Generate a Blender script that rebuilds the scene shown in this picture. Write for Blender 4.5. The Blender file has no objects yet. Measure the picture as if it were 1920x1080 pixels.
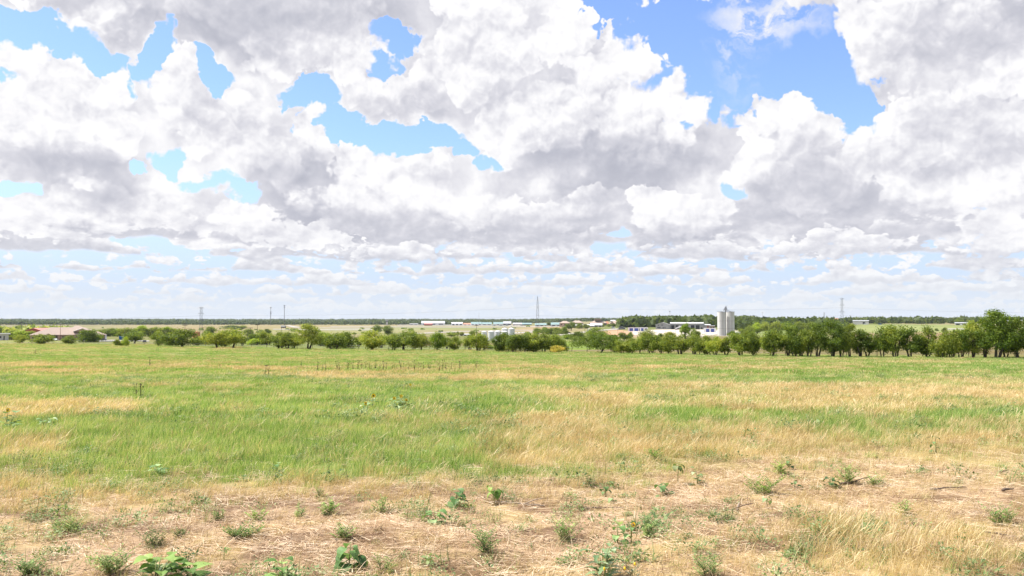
import bpy, math, random
import numpy as np
from mathutils import Vector, Matrix

scene = bpy.context.scene
COL = scene.collection
R = math.radians
rng = np.random.default_rng(7)
random.seed(7)

# ------------------------------------------------------------------ camera
FPX = 1662.0
HORIZON = 601.0
EYE = 1.68
PITCH = math.atan((HORIZON - 540.0) / FPX)
cam_d = bpy.data.cameras.new('camera')
cam_d.sensor_width = 36.0
cam_d.lens = FPX / 1920.0 * 36.0
cam_d.clip_start = 0.1
cam_d.clip_end = 40000.0
cam = bpy.data.objects.new('camera', cam_d)
COL.objects.link(cam)
cam.location = (0, 0, EYE)
cam.rotation_euler = (R(90) + PITCH, 0, 0)
scene.camera = cam
CP, SP = math.cos(PITCH), math.sin(PITCH)


def ray(px, py):
    u = (px - 960.0) / FPX
    v = (540.0 - py) / FPX
    return u, CP - SP * v, SP + CP * v


def project(x, y, z):
    """world -> photo pixels (numpy)"""
    zz = z - EYE
    dep = np.maximum(CP * y + SP * zz, 1e-3)
    up = -SP * y + CP * zz
    return 960 + FPX * x / dep, 540 - FPX * up / dep


def smooth(a, b, x):
    t = np.clip((x - a) / (b - a), 0, 1)
    return t * t * (3 - 2 * t)


# ------------------------------------------------------------------ numpy noise
class VNoise:
    def __init__(self, seed, n=256):
        self.t = np.random.default_rng(seed).random((n, n))
        self.n = n

    def __call__(self, x, y):
        x = np.asarray(x, float); y = np.asarray(y, float)
        xi = np.floor(x).astype(int); yi = np.floor(y).astype(int)
        fx = x - xi; fy = y - yi
        fx = fx * fx * (3 - 2 * fx); fy = fy * fy * (3 - 2 * fy)
        n = self.n; t = self.t
        a = t[xi % n, yi % n]; b = t[(xi + 1) % n, yi % n]
        c = t[xi % n, (yi + 1) % n]; d = t[(xi + 1) % n, (yi + 1) % n]
        return (a * (1 - fx) + b * fx) * (1 - fy) + (c * (1 - fx) + d * fx) * fy


def fbm(vn, x, y, octs=4, gain=0.5):
    s = 0; a = 1.0; tot = 0
    for k in range(octs):
        s = s + a * vn(x * 2 ** k + 17.3 * k, y * 2 ** k + 9.1 * k)
        tot += a; a *= gain
    return s / tot


N1, N2, N3, N4 = VNoise(1), VNoise(2), VNoise(3), VNoise(4)

# ------------------------------------------------------------------ terrain
# depth below the eye against distance: the field falls gently away, then a wide valley
_YL = [0.0, 6, 12, 20, 30, 60, 125, 186, 260, 420, 600, 1100, 1600, 2500, 3300, 4200, 6000, 9000, 12000]
_EL = [1.68, 1.69, 1.78, 2.02, 2.38, 3.35, 5.2, 6.4, 7.8, 11.0, 13.6, 18.4, 20.6, 22.0, 20.0, 18.0, 9.0, 3.0, 3.0]
_YR = [0.0, 6, 12, 20, 30, 60, 125, 186, 260, 420, 600, 900, 1300, 1800, 2600, 4200, 6000, 9000, 12000]
_ER = [1.68, 1.69, 1.78, 2.02, 2.38, 3.35, 5.2, 6.4, 7.8, 10.8, 12.8, 15.2, 14.0, 9.0, 4.5, 4.0, 3.0, 3.0, 3.0]
_S = np.linspace(math.log(3.0), math.log(13000.0), 1400)


def _smooth_table(Y, E):
    e = np.interp(np.exp(_S), Y, E)
    k = np.exp(-np.linspace(-2, 2, 41) ** 2); k /= k.sum()
    return np.convolve(np.pad(e, 20, mode='edge'), k, mode='valid')


_TL, _TR = _smooth_table(_YL, _EL), _smooth_table(_YR, _ER)


def depth_below(x, y):
    x = np.asarray(x, float); y = np.asarray(y, float)
    yy = np.maximum(y, 3.0)
    s = np.log(yy)
    b = x / np.maximum(y, 20.0)
    w = smooth(-0.02, 0.10, b) * smooth(250, 600, yy)
    return np.interp(s, _S, _TL) * (1 - w) + np.interp(s, _S, _TR) * w


def tz(x, y):
    """ground height"""
    x = np.asarray(x, float); y = np.asarray(y, float)
    z = EYE - depth_below(x, y)
    near = 1 - smooth(25, 70, y)
    bump = (fbm(N1, x * 0.8, y * 0.8, 3) - 0.5) * 0.10 + (fbm(N2, x * 5, y * 5, 2) - 0.5) * 0.035
    z = z + bump * near
    far = smooth(60, 140, y)
    z = z + (fbm(N3, x * 0.02, y * 0.02, 2) - 0.5) * 0.5 * far
    return z


_YM = np.exp(np.linspace(math.log(3.5), math.log(9500.0), 9000))


def at(px, py):
    """point where the sight line through a photo pixel first meets the ground"""
    dx, dy, dz = ray(px, py)
    xs = _YM * dx / dy
    zr = EYE + _YM * dz / dy
    under = zr <= tz(xs, _YM)
    i = int(np.argmax(under)) if under.any() else len(_YM) - 1
    y = _YM[i]; x = xs[i]
    return float(x), float(y), float(tz(x, y))


def at_depth(px, Y):
    dx, dy, dz = ray(px, 600)
    x = Y * dx / dy
    return float(x), float(Y), float(tz(x, Y))


def mpp(Y):
    return Y / FPX


# ------------------------------------------------------------------ tagging
def tag(o, label=None, cat=None, group=None, kind=None):
    if label: o['label'] = label
    if cat: o['category'] = cat
    if group: o['group'] = group
    if kind: o['kind'] = kind
    return o


def empty(name, loc, rz=0.0):
    o = bpy.data.objects.new(name, None)
    o.empty_display_size = 0.1
    COL.objects.link(o)
    o.location = loc
    o.rotation_euler = (0, 0, rz)
    return o


def link_mesh(name, me, mat=None, parent=None, loc=None):
    o = bpy.data.objects.new(name, me)
    COL.objects.link(o)
    if mat is not None and not me.materials:
        me.materials.append(mat)
    if parent is not None:
        o.parent = parent
    if loc is not None:
        o.location = loc
    return o


def np_mesh(name, V, quads=None, tris=None, smooth_sh=False):
    """fast mesh from numpy arrays"""
    me = bpy.data.meshes.new(name)
    V = np.asarray(V, np.float32).reshape(-1, 3)
    nq = 0 if quads is None else len(quads)
    nt = 0 if tris is None else len(tris)
    me.vertices.add(len(V))
    me.vertices.foreach_set('co', V.ravel())
    loops = []
    if nq: loops.append(np.asarray(quads, np.int32).ravel())
    if nt: loops.append(np.asarray(tris, np.int32).ravel())
    loops = np.concatenate(loops)
    me.loops.add(len(loops))
    me.loops.foreach_set('vertex_index', loops)
    me.polygons.add(nq + nt)
    starts = np.concatenate([np.arange(nq) * 4, nq * 4 + np.arange(nt) * 3]).astype(np.int32)
    me.polygons.foreach_set('loop_start', starts)
    try:
        totals = np.concatenate([np.full(nq, 4), np.full(nt, 3)]).astype(np.int32)
        me.polygons.foreach_set('loop_total', totals)
    except Exception:
        pass
    if smooth_sh:
        me.polygons.foreach_set('use_smooth', np.ones(nq + nt, bool))
    me.update(calc_edges=True)
    me.validate()
    return me


class MB:
    """mesh builder: collects shapes, then links them as one mesh object"""

    def __init__(self):
        self.v = []; self.f = []

    def add(self, vs, fs):
        n = len(self.v)
        self.v += [tuple(v) for v in vs]
        self.f += [tuple(i + n for i in f) for f in fs]
        return self

    def box(self, x0, x1, y0, y1, z0, z1):
        v = [(x0, y0, z0), (x1, y0, z0), (x1, y1, z0), (x0, y1, z0), (x0, y0, z1), (x1, y0, z1), (x1, y1, z1), (x0, y1, z1)]
        return self.add(v, [(0, 3, 2, 1), (4, 5, 6, 7), (0, 1, 5, 4), (1, 2, 6, 5), (2, 3, 7, 6), (3, 0, 4, 7)])

    def hip(self, x0, x1, y0, y1, z0, z1, rx0, rx1, ry=None, over=0.0):
        """hip or gable roof: ridge from rx0 to rx1 along x"""
        ry = (y0 + y1) / 2 if ry is None else ry
        x0 -= over; x1 += over; y0 -= over; y1 += over
        t = 0.25
        v = [(x0, y0, z0), (x1, y0, z0), (x1, y1, z0), (x0, y1, z0), (rx0, ry, z1), (rx1, ry, z1),
             (x0, y0, z0 - t), (x1, y0, z0 - t), (x1, y1, z0 - t), (x0, y1, z0 - t)]
        return self.add(v, [(0, 1, 5, 4), (2, 3, 4, 5), (1, 2, 5), (3, 0, 4), (6, 7, 1, 0), (7, 8, 2, 1), (8, 9, 3, 2), (9, 6, 0, 3), (9, 8, 7, 6)])

    def prism_y(self, pts, y0, y1):
        """outline in x,z extruded from y0 to y1"""
        n = len(pts)
        v = [(x, y0, z) for x, z in pts] + [(x, y1, z) for x, z in pts]
        f = [tuple(range(n - 1, -1, -1))[::-1], tuple(range(2 * n - 1, n - 1, -1))]
        f += [(i, i + n, (i + 1) % n + n, (i + 1) % n) for i in range(n)]
        return self.add(v, f)

    def prism_x(self, pts, x0, x1):
        n = len(pts)
        v = [(x0, y, z) for y, z in pts] + [(x1, y, z) for y, z in pts]
        f = [tuple(range(n - 1, -1, -1)), tuple(range(n, 2 * n))]
        f += [(i, (i + 1) % n, (i + 1) % n + n, i + n) for i in range(n)]
        return self.add(v, f)

    def cyl(self, x, y, z0, z1, r0, r1=None, n=16, cap=True):
        r1 = r0 if r1 is None else r1
        v = []
        for z, r in ((z0, r0), (z1, r1)):
            v += [(x + r * math.cos(2 * math.pi * k / n), y + r * math.sin(2 * math.pi * k / n), z) for k in range(n)]
        f = [(k, (k + 1) % n, (k + 1) % n + n, k + n) for k in range(n)]
        if cap:
            f += [tuple(range(n - 1, -1, -1)), tuple(range(n, 2 * n))]
        return self.add(v, f)

    def lathe(self, x, y, prof, n=20):
        v = []
        for r, z in prof:
            v += [(x + r * math.cos(2 * math.pi * k / n), y + r * math.sin(2 * math.pi * k / n), z) for k in range(n)]
        f = []
        for j in range(len(prof) - 1):
            f += [(j * n + k, j * n + (k + 1) % n, (j + 1) * n + (k + 1) % n, (j + 1) * n + k) for k in range(n)]
        f += [tuple(range(n - 1, -1, -1)), tuple(range((len(prof) - 1) * n, len(prof) * n))]
        return self.add(v, f)

    def tube(self, pts, radii, n=6):
        pts = [Vector(p) for p in pts]
        if not hasattr(radii, '__len__'): radii = [radii] * len(pts)
        v = []; prev = None
        for i, p in enumerate(pts):
            d = (pts[min(i + 1, len(pts) - 1)] - pts[max(i - 1, 0)]).normalized()
            a = Vector((1, 0, 0)) if abs(d.x) < 0.8 else Vector((0, 1, 0))
            if prev is not None: a = prev
            b = d.cross(a).normalized(); a = b.cross(d).normalized(); prev = a
            for k in range(n):
                t = 2 * math.pi * k / n
                q = p + (a * math.cos(t) + b * math.sin(t)) * radii[i]
                v.append(tuple(q))
        f = []
        for j in range(len(pts) - 1):
            f += [(j * n + k, j * n + (k + 1) % n, (j + 1) * n + (k + 1) % n, (j + 1) * n + k) for k in range(n)]
        f += [tuple(range(n - 1, -1, -1)), tuple(range((len(pts) - 1) * n, len(pts) * n))]
        return self.add(v, f)

    def bar(self, a, b, r):
        return self.tube([a, b], [r, r], 4)

    def mesh(self, name, smooth_sh=False):
        me = bpy.data.meshes.new(name)
        me.from_pydata(self.v, [], self.f)
        me.update()
        if smooth_sh:
            for p in me.polygons: p.use_smooth = True
        return me

    def build(self, name, mat, parent=None, smooth_sh=False, loc=None):
        return link_mesh(name, self.mesh(name, smooth_sh), mat, parent, loc)


# ------------------------------------------------------------------ node helpers
class Net:
    dim = '3D'

    def __init__(self, nt):
        self.nt = nt; self.n = nt.nodes; self.l = nt.links

    def new(self, t, **kw):
        nd = self.n.new(t)
        for k, v in kw.items(): setattr(nd, k, v)
        return nd

    def put(self, sock, val):
        if val is None: return
        if hasattr(val, 'links') or isinstance(val, bpy.types.NodeSocket):
            self.l.new(val, sock)
        else:
            sock.default_value = val

    def m(self, op, a, b=None, c=None, clamp=False):
        nd = self.n.new('ShaderNodeMath'); nd.operation = op; nd.use_clamp = clamp
        self.put(nd.inputs[0], a); self.put(nd.inputs[1], b); self.put(nd.inputs[2], c)
        return nd.outputs[0]

    def vm(self, op, a, b=None, c=None, scale=None):
        nd = self.n.new('ShaderNodeVectorMath'); nd.operation = op
        self.put(nd.inputs[0], a); self.put(nd.inputs[1], b); self.put(nd.inputs[2], c)
        if scale is not None: self.put(nd.inputs['Scale'], scale)
        return nd.outputs['Value'] if op in ('LENGTH', 'DOT_PRODUCT', 'DISTANCE') else nd.outputs[0]

    def sstep(self, x, a, b, lo=0.0, hi=1.0):
        nd = self.n.new('ShaderNodeMapRange'); nd.interpolation_type = 'SMOOTHSTEP'
        self.put(nd.inputs[0], x); self.put(nd.inputs[1], a); self.put(nd.inputs[2], b)
        self.put(nd.inputs[3], lo); self.put(nd.inputs[4], hi)
        return nd.outputs[0]

    def lin(self, x, a, b, lo=0.0, hi=1.0):
        nd = self.n.new('ShaderNodeMapRange')
        self.put(nd.inputs[0], x); self.put(nd.inputs[1], a); self.put(nd.inputs[2], b)
        self.put(nd.inputs[3], lo); self.put(nd.inputs[4], hi)
        return nd.outputs[0]

    def mix(self, f, a, b, blend='MIX'):
        nd = self.n.new('ShaderNodeMix'); nd.data_type = 'RGBA'; nd.blend_type = blend
        self.put(nd.inputs[0], f)
        for s, v in ((nd.inputs[6], a), (nd.inputs[7], b)):
            if isinstance(v, (tuple, list)) and len(v) == 3: v = (*v, 1)
            self.put(s, v)
        return nd.outputs[2]

    def noise(self, vec, scale, detail=4, rough=0.5, dist=0.0, out=0, dim=None):
        nd = self.n.new('ShaderNodeTexNoise'); nd.noise_dimensions = dim or self.dim
        self.put(nd.inputs['Vector'], vec); nd.inputs['Scale'].default_value = scale
        nd.inputs['Detail'].default_value = detail; nd.inputs['Roughness'].default_value = rough
        nd.inputs['Distortion'].default_value = dist
        return nd.outputs[out]

    def voro(self, vec, scale, detail=2, rough=0.5, feature='F1', smoothness=0.3):
        nd = self.n.new('ShaderNodeTexVoronoi'); nd.feature = feature; nd.voronoi_dimensions = self.dim
        self.put(nd.inputs['Vector'], vec); nd.inputs['Scale'].default_value = scale
        nd.inputs['Detail'].default_value = detail; nd.inputs['Roughness'].default_value = rough
        if feature == 'SMOOTH_F1': nd.inputs['Smoothness'].default_value = smoothness
        return nd.outputs['Distance']

    def ramp(self, x, stops, interp='LINEAR'):
        nd = self.n.new('ShaderNodeValToRGB'); cr = nd.color_ramp; cr.interpolation = interp
        while len(cr.elements) < len(stops): cr.elements.new(0.5)
        for e, (p, c) in zip(cr.elements, stops):
            e.position = p; e.color = (*c, 1)
        self.put(nd.inputs[0], x)
        return nd.outputs[0]

    def lerp(self, f, a, b):
        nd = self.n.new('ShaderNodeMix'); nd.data_type = 'FLOAT'
        self.put(nd.inputs[0], f); self.put(nd.inputs[2], a); self.put(nd.inputs[3], b)
        return nd.outputs[0]

    def vlerp(self, f, a, b):
        nd = self.n.new('ShaderNodeMix'); nd.data_type = 'VECTOR'
        self.put(nd.inputs[0], f); self.put(nd.inputs[4], a); self.put(nd.inputs[5], b)
        return nd.outputs[1]

    def comb(self, x, y, z=0.0):
        nd = self.n.new('ShaderNodeCombineXYZ')
        self.put(nd.inputs[0], x); self.put(nd.inputs[1], y); self.put(nd.inputs[2], z)
        return nd.outputs[0]

    def sep(self, v):
        nd = self.n.new('ShaderNodeSeparateXYZ'); self.put(nd.inputs[0], v)
        return nd.outputs


def material(name):
    m = bpy.data.materials.new(name); m.use_nodes = True
    nt = m.node_tree; nt.nodes.clear()
    k = Net(nt)
    out = k.new('ShaderNodeOutputMaterial')
    return m, k, out
# ------------------------------------------------------------------ sky, sun, exposure
SUN_EL, SUN_AZ = 56.0, -78.0          # degrees above the horizon; azimuth from the view direction (+Y), negative to the left
scene.view_settings.view_transform = 'Standard'
scene.view_settings.look = 'None'
scene.view_settings.exposure = 0.70
scene.view_settings.gamma = 1.0
EXPO = 2 ** scene.view_settings.exposure

sun_d = bpy.data.lights.new('sun', 'SUN')
sun_d.energy = 5.0
sun_d.angle = R(0.5)
sun_d.color = (1.0, 0.955, 0.88)
sun = bpy.data.objects.new('sun', sun_d)
COL.objects.link(sun)
_sd = Vector((math.sin(R(SUN_AZ)) * math.cos(R(SUN_EL)), math.cos(R(SUN_AZ)) * math.cos(R(SUN_EL)), math.sin(R(SUN_EL))))
sun.rotation_euler = _sd.to_track_quat('Z', 'Y').to_euler()
sun.location = (0, 0, 60)

world = bpy.data.worlds.new('World')
scene.world = world
world.use_nodes = True
world.cycles.sampling_method = 'MANUAL'
world.cycles.sample_map_resolution = 512
wn = Net(world.node_tree)
wn.dim = '2D'
wn.n.clear()
w_out = wn.new('ShaderNodeOutputWorld')
w_bg = wn.new('ShaderNodeBackground')
SKY_STRENGTH = 0.1
w_bg.inputs['Strength'].default_value = SKY_STRENGTH
wn.l.new(w_bg.outputs[0], w_out.inputs['Surface'])
skyt = wn.new('ShaderNodeTexSky', sky_type='NISHITA')
skyt.sun_disc = False
skyt.sun_elevation = R(SUN_EL)
skyt.sun_rotation = R(SUN_AZ)
skyt.altitude = 200
skyt.air_density = 1.0
skyt.dust_density = 0.6
skyt.ozone_density = 2.0


def azel(px, py):
    x, y, z = ray(px, py)
    l = math.sqrt(x * x + y * y + z * z)
    return math.degrees(math.atan2(x, y)), math.degrees(math.asin(z / l))


tc = wn.new('ShaderNodeTexCoord').outputs['Generated']
dx_, dy_, dz_ = wn.sep(wn.vm('NORMALIZE', tc))
DEG = 180 / math.pi
AZ = wn.m('MULTIPLY', wn.m('ARCTAN2', dx_, dy_), DEG)
EL = wn.m('MULTIPLY', wn.m('ARCSINE', dz_), DEG)
ELP = wn.m('MAXIMUM', EL, 0.0)
V0 = wn.comb(AZ, ELP, 0.0)
# two scales of cloud: large overhead, small and flattened towards the horizon
e7 = wn.m('ADD', ELP, 6.5)
WLOW = wn.sstep(EL, 9.0, 3.5)
K_HI = wn.vm('MULTIPLY_ADD', V0, (1 / 21.0, 1 / 20.0, 0), (0.0, 0.0, 0.37))
K_LO = wn.vm('MULTIPLY_ADD', V0, (1 / 8.5, 1 / 4.6, 0), (4.1, 2.3, 1.71))


def both(fn):
    return wn.lerp(WLOW, fn(K_HI), fn(K_LO))


wa = wn.vlerp(WLOW, wn.noise(K_HI, 3.4, 2, 0.55, out=1), wn.noise(K_LO, 3.4, 2, 0.55, out=1))
wb = wn.noise(K_HI, 15.0, 3, 0.6, out=1)
scl = wn.m('MULTIPLY', e7, 1 / 22.0)
warp = wn.vm('ADD', wn.vm('SCALE', wn.vm('SUBTRACT', wa, (0.5, 0.5, 0.5)), scale=4.6),
             wn.vm('SCALE', wn.vm('SUBTRACT', wb, (0.5, 0.5, 0.5)), scale=1.9))
V1 = wn.vm('ADD', V0, wn.vm('SCALE', wn.vm('MULTIPLY', warp, (1, 1, 0)), scale=scl))


def blob(V, px, py, rx, ry):
    """1 at the centre of a patch of sky, 0 at its rim, negative beyond"""
    a, e = azel(px, py)
    sx = (DEG / FPX) * rx; sy = (DEG / FPX) * ry
    q = wn.vm('MULTIPLY_ADD', V, (1 / sx, 1 / sy, 0), (-a / sx, -e / sy, 0))
    return wn.m('SUBTRACT', 1.0, wn.vm('LENGTH', q))


# puffs: rounded cauliflower relief
def puffs(vec):
    wv = wn.vm('ADD', vec, wn.vm('SCALE', wn.vm('SUBTRACT', wn.noise(vec, 9.0, 3, 0.55, out=1), (0.5, 0.5, 0.5)), scale=0.09))
    a = wn.voro(wv, 6.5, 3.0, 0.55, 'F1')
    b = wn.noise(wv, 4.6, 9, 0.60)
    return wn.m('ADD', wn.m('MULTIPLY', wn.m('SUBTRACT', b, 0.5), 1.2), wn.m('MULTIPLY', wn.m('SUBTRACT', 0.42, a), 0.8))


B0 = both(puffs)
B1 = both(lambda v: puffs(wn.vm('ADD', v, (-0.025, 0.055, 0))))
RELIEF = wn.m('SUBTRACT', B0, B1)

HOLES = [  # photo position and half-size of the blue gaps, how open they are
    (60, 60, 95, 38, 1), (110, 75, 50, 26, 1), (195, 100, 42, 28, .8), (290, 108, 26, 34, .9), (252, 160, 15, 24, .8), (403, 140, 30, 22, 1), (18, 148, 36, 10, .8),
    (575, 185, 42, 24, .9), (625, 232, 48, 28, .95), (700, 244, 70, 24, 1), (790, 252, 56, 20, .95), (845, 266, 36, 10, .8), (690, 118, 46, 20, .9), (740, 92, 38, 18, .9), (880, 285, 26, 14, .8), (917, 308, 16, 16, .9),
    (1120, 8, 55, 30, 1), (1250, 45, 75, 48, 1), (1340, 85, 130, 80, 1.05), (1300, 150, 40, 55, 1), (1440, 120, 110, 55, 1.05), (1560, 170, 50, 42, 1), (1610, 205, 46, 42, 1), (1645, 120, 26, 12, .6),
    (1395, 366, 30, 28, .8), (1145, 458, 32, 24, .8), (1845, 350, 30, 12, .7), (1832, 405, 28, 16, .8),
    (335, 290, 52, 32, .27), (262, 318, 22, 18, .42), (385, 345, 75, 26, .30), (440, 352, 40, 14, .5), (320, 300, 20, 26, .5), (12, 350, 34, 18, .95), (300, 462, 90, 18, .7), (440, 365, 40, 16, .5),
    (700, 514, 70, 9, .7), (1090, 492, 45, 10, .6), (900, 506, 50, 8, .6), (1230, 505, 60, 6, .5), (360, 470, 40, 8, .5),
]
H = None
for h in HOLES:
    b = wn.m('SUBTRACT', blob(V1, *h[:4]), 1.0 - h[4])
    H = b if H is None else wn.m('MAXIMUM', H, b)
# general gaps elsewhere (low sky and outside the view)
gen = both(lambda v: wn.noise(v, 4.0, 5, 0.55))
outside = wn.m('MAXIMUM', wn.sstep(wn.m('ABSOLUTE', AZ), 31, 38), wn.sstep(EL, 22, 30))
low = wn.sstep(EL, 7.0, 3.0)
genh = wn.m('MULTIPLY', wn.m('SUBTRACT', gen, 0.56), wn.m('ADD', wn.m('MULTIPLY', outside, 5.0), wn.m('MULTIPLY', low, 0.9)))
H = wn.m('MAXIMUM', wn.m('MAXIMUM', H, -1.0), wn.m('SUBTRACT', genh, wn.m('SUBTRACT', 1.0, wn.m('MAXIMUM', outside, low))))
# cloud cover: hole strength fights the puffs
COVER = wn.m('SUBTRACT', wn.m('ADD', wn.m('MULTIPLY', B0, 1.1), 0.12), wn.m('MULTIPLY', H, 1.9))
soft = wn.noise(K_HI, 6.0, 2, 0.5)
edge_w = wn.lin(soft, 0.32, 0.7, 0.10, 0.50)
MASK = wn.sstep(COVER, -0.02, edge_w)
THICK = wn.sstep(COVER, 0.0, 0.85)

GREYS = [  # photo position, half-size and depth of the shaded cloud bases
    (300, 20, 330, 70, .50), (520, 50, 290, 95, .60), (690, 60, 190, 80, .35), (430, -30, 420, 100, .6),
    (1165, 300, 230, 90, 1.0), (1100, 260, 180, 90, .45), (1240, 285, 130, 70, .5), (1110, 372, 150, 40, .55), (1060, 200, 160, 130, .22),
    (565, 335, 120, 66, .95), (500, 270, 130, 80, .4), (390, 185, 75, 70, .38), (640, 355, 70, 40, .35),
    (95, 308, 140, 38, .75), (190, 362, 140, 36, .72), (275, 415, 90, 30, .35), (130, 435, 90, 22, .5),
    (1535, 375, 150, 62, .85), (1500, 280, 90, 90, .42), (1600, 330, 80, 60, .3), (1450, 410, 100, 30, .5),
    (1790, 70, 260, 100, .50), (1880, 30, 160, 90, .35), (1800, 250, 150, 110, .25), (1690, 395, 120, 60, .35), (1800, 320, 90, 30, .3),
    (690, 432, 230, 34, .85), (830, 438, 150, 28, .6), (1010, 432, 140, 46, .85), (760, 486, 130, 22, .7), (1260, 450, 150, 34, .75), (590, 405, 120, 24, .45),
    (780, 192, 110, 36, .45), (960, 90, 140, 90, .2), (1600, 455, 160, 30, .6), (1480, 478, 130, 22, .5), (1880, 490, 110, 24, .5), (940, 505, 120, 14, .5),
    (480, 460, 110, 20, .4), (310, 505, 140, 14, .35), (60, 470, 90, 20, .3), (1320, 520, 160, 12, .4), (1700, 520, 200, 14, .45),
]
G = None
for (px, py, rx, ry, w) in GREYS:
    b = wn.m('MULTIPLY', wn.m('SMOOTH_MAX', blob(V1, px, py, rx * 1.2, ry * 1.2), 0.0, 0.15), w * 1.05)
    G = b if G is None else wn.m('ADD', G, b)
gout = wn.m('MULTIPLY', outside, wn.sstep(gen, 0.42, 0.25))
G = wn.m('ADD', G, gout)
G = wn.m('MULTIPLY', G, wn.m('ADD', 0.35, wn.m('MULTIPLY', THICK, 0.65)))
G = wn.m('ADD', G, wn.m('MULTIPLY', RELIEF, wn.m('ADD', -0.62, wn.m('MULTIPLY', G, -0.35))))
G = wn.m('ADD', G, wn.m('MULTIPLY', wn.m('SUBTRACT', wn.noise(K_HI, 7.0, 4, 0.5), 0.47), 0.45))
def fine(vec):
    wv = wn.vm('ADD', vec, wn.vm('SCALE', wn.vm('SUBTRACT', wn.noise(vec, 18.0, 2, 0.5, out=1), (0.5, 0.5, 0.5)), scale=0.05))
    return wn.voro(wv, 15.0, 2.0, 0.6, 'F1')


FINE = wn.m('SUBTRACT', fine(wn.vm('ADD', K_HI, (-0.008, 0.022, 0))), fine(K_HI))
RELIEF = wn.m('ADD', RELIEF, wn.m('MULTIPLY', FINE, wn.sstep(EL, 3.0, 9.0, 0.2, 0.80)))
RELG = wn.m('ADD', wn.m('MULTIPLY', RELIEF, -0.46), wn.m('MULTIPLY', wn.m('SUBTRACT', wn.noise(K_HI, 4.0, 3, 0.5), 0.44), 0.50))
# rows of flat-based cumulus in the low sky, the farthest first
for i, (e, h, f, w) in enumerate([(0.7, 0.42, .50, .30), (1.15, 0.5, .42, .40), (1.65, 0.6, .30, .48), (2.25, 0.75, .21, .56), (3.0, 0.95, .155, .66), (3.9, 1.2, .12, .72), (5.0, 1.5, .09, .72)]):
    n = wn.noise(wn.comb(wn.m('MULTIPLY', AZ, f), 3.1 * i + 0.7), 1.0, 4, 0.55)
    n = wn.m('ADD', n, wn.m('MULTIPLY', wn.m('SUBTRACT', wn.noise(wn.comb(wn.m('MULTIPLY', AZ, .075), 5.3 * i + 2.0), 1.0, 1, 0.5), 0.5), 0.45))
    t = wn.m('MULTIPLY', wn.m('SUBTRACT', n, 0.25), 4.2 * h)
    wob = wn.m('MULTIPLY', wn.m('SUBTRACT', wn.noise(wn.comb(wn.m('MULTIPLY', AZ, f * 2.7), 7.7 * i), 1.0, 2, 0.5), 0.5), h * 0.9)
    d = wn.m('SUBTRACT', wn.m('SUBTRACT', EL, e), wob)
    cv = wn.m('ADD', wn.m('DIVIDE', wn.m('SUBTRACT', t, d), h), wn.m('MULTIPLY', B0, 1.1))
    mk = wn.m('MULTIPLY', wn.sstep(cv, 0.0, 0.22), wn.sstep(d, -0.10 * h, 0.10 * h))
    g = wn.m('ADD', wn.m('MULTIPLY', wn.sstep(wn.m('DIVIDE', d, wn.m('MAXIMUM', t, 0.05 * h)), 0.75, 0.0), w), wn.m('MULTIPLY', RELIEF, -0.55))
    G = wn.lerp(mk, wn.m('ADD', G, wn.m('MULTIPLY', wn.m('MULTIPLY', wn.sstep(cv, -0.7, 0.0), wn.sstep(d, 0.0, h * .5)), 0.16)), g)  # same painted grey halo, above the tops of each row
    MASK = wn.m('MAXIMUM', MASK, mk)
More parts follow.
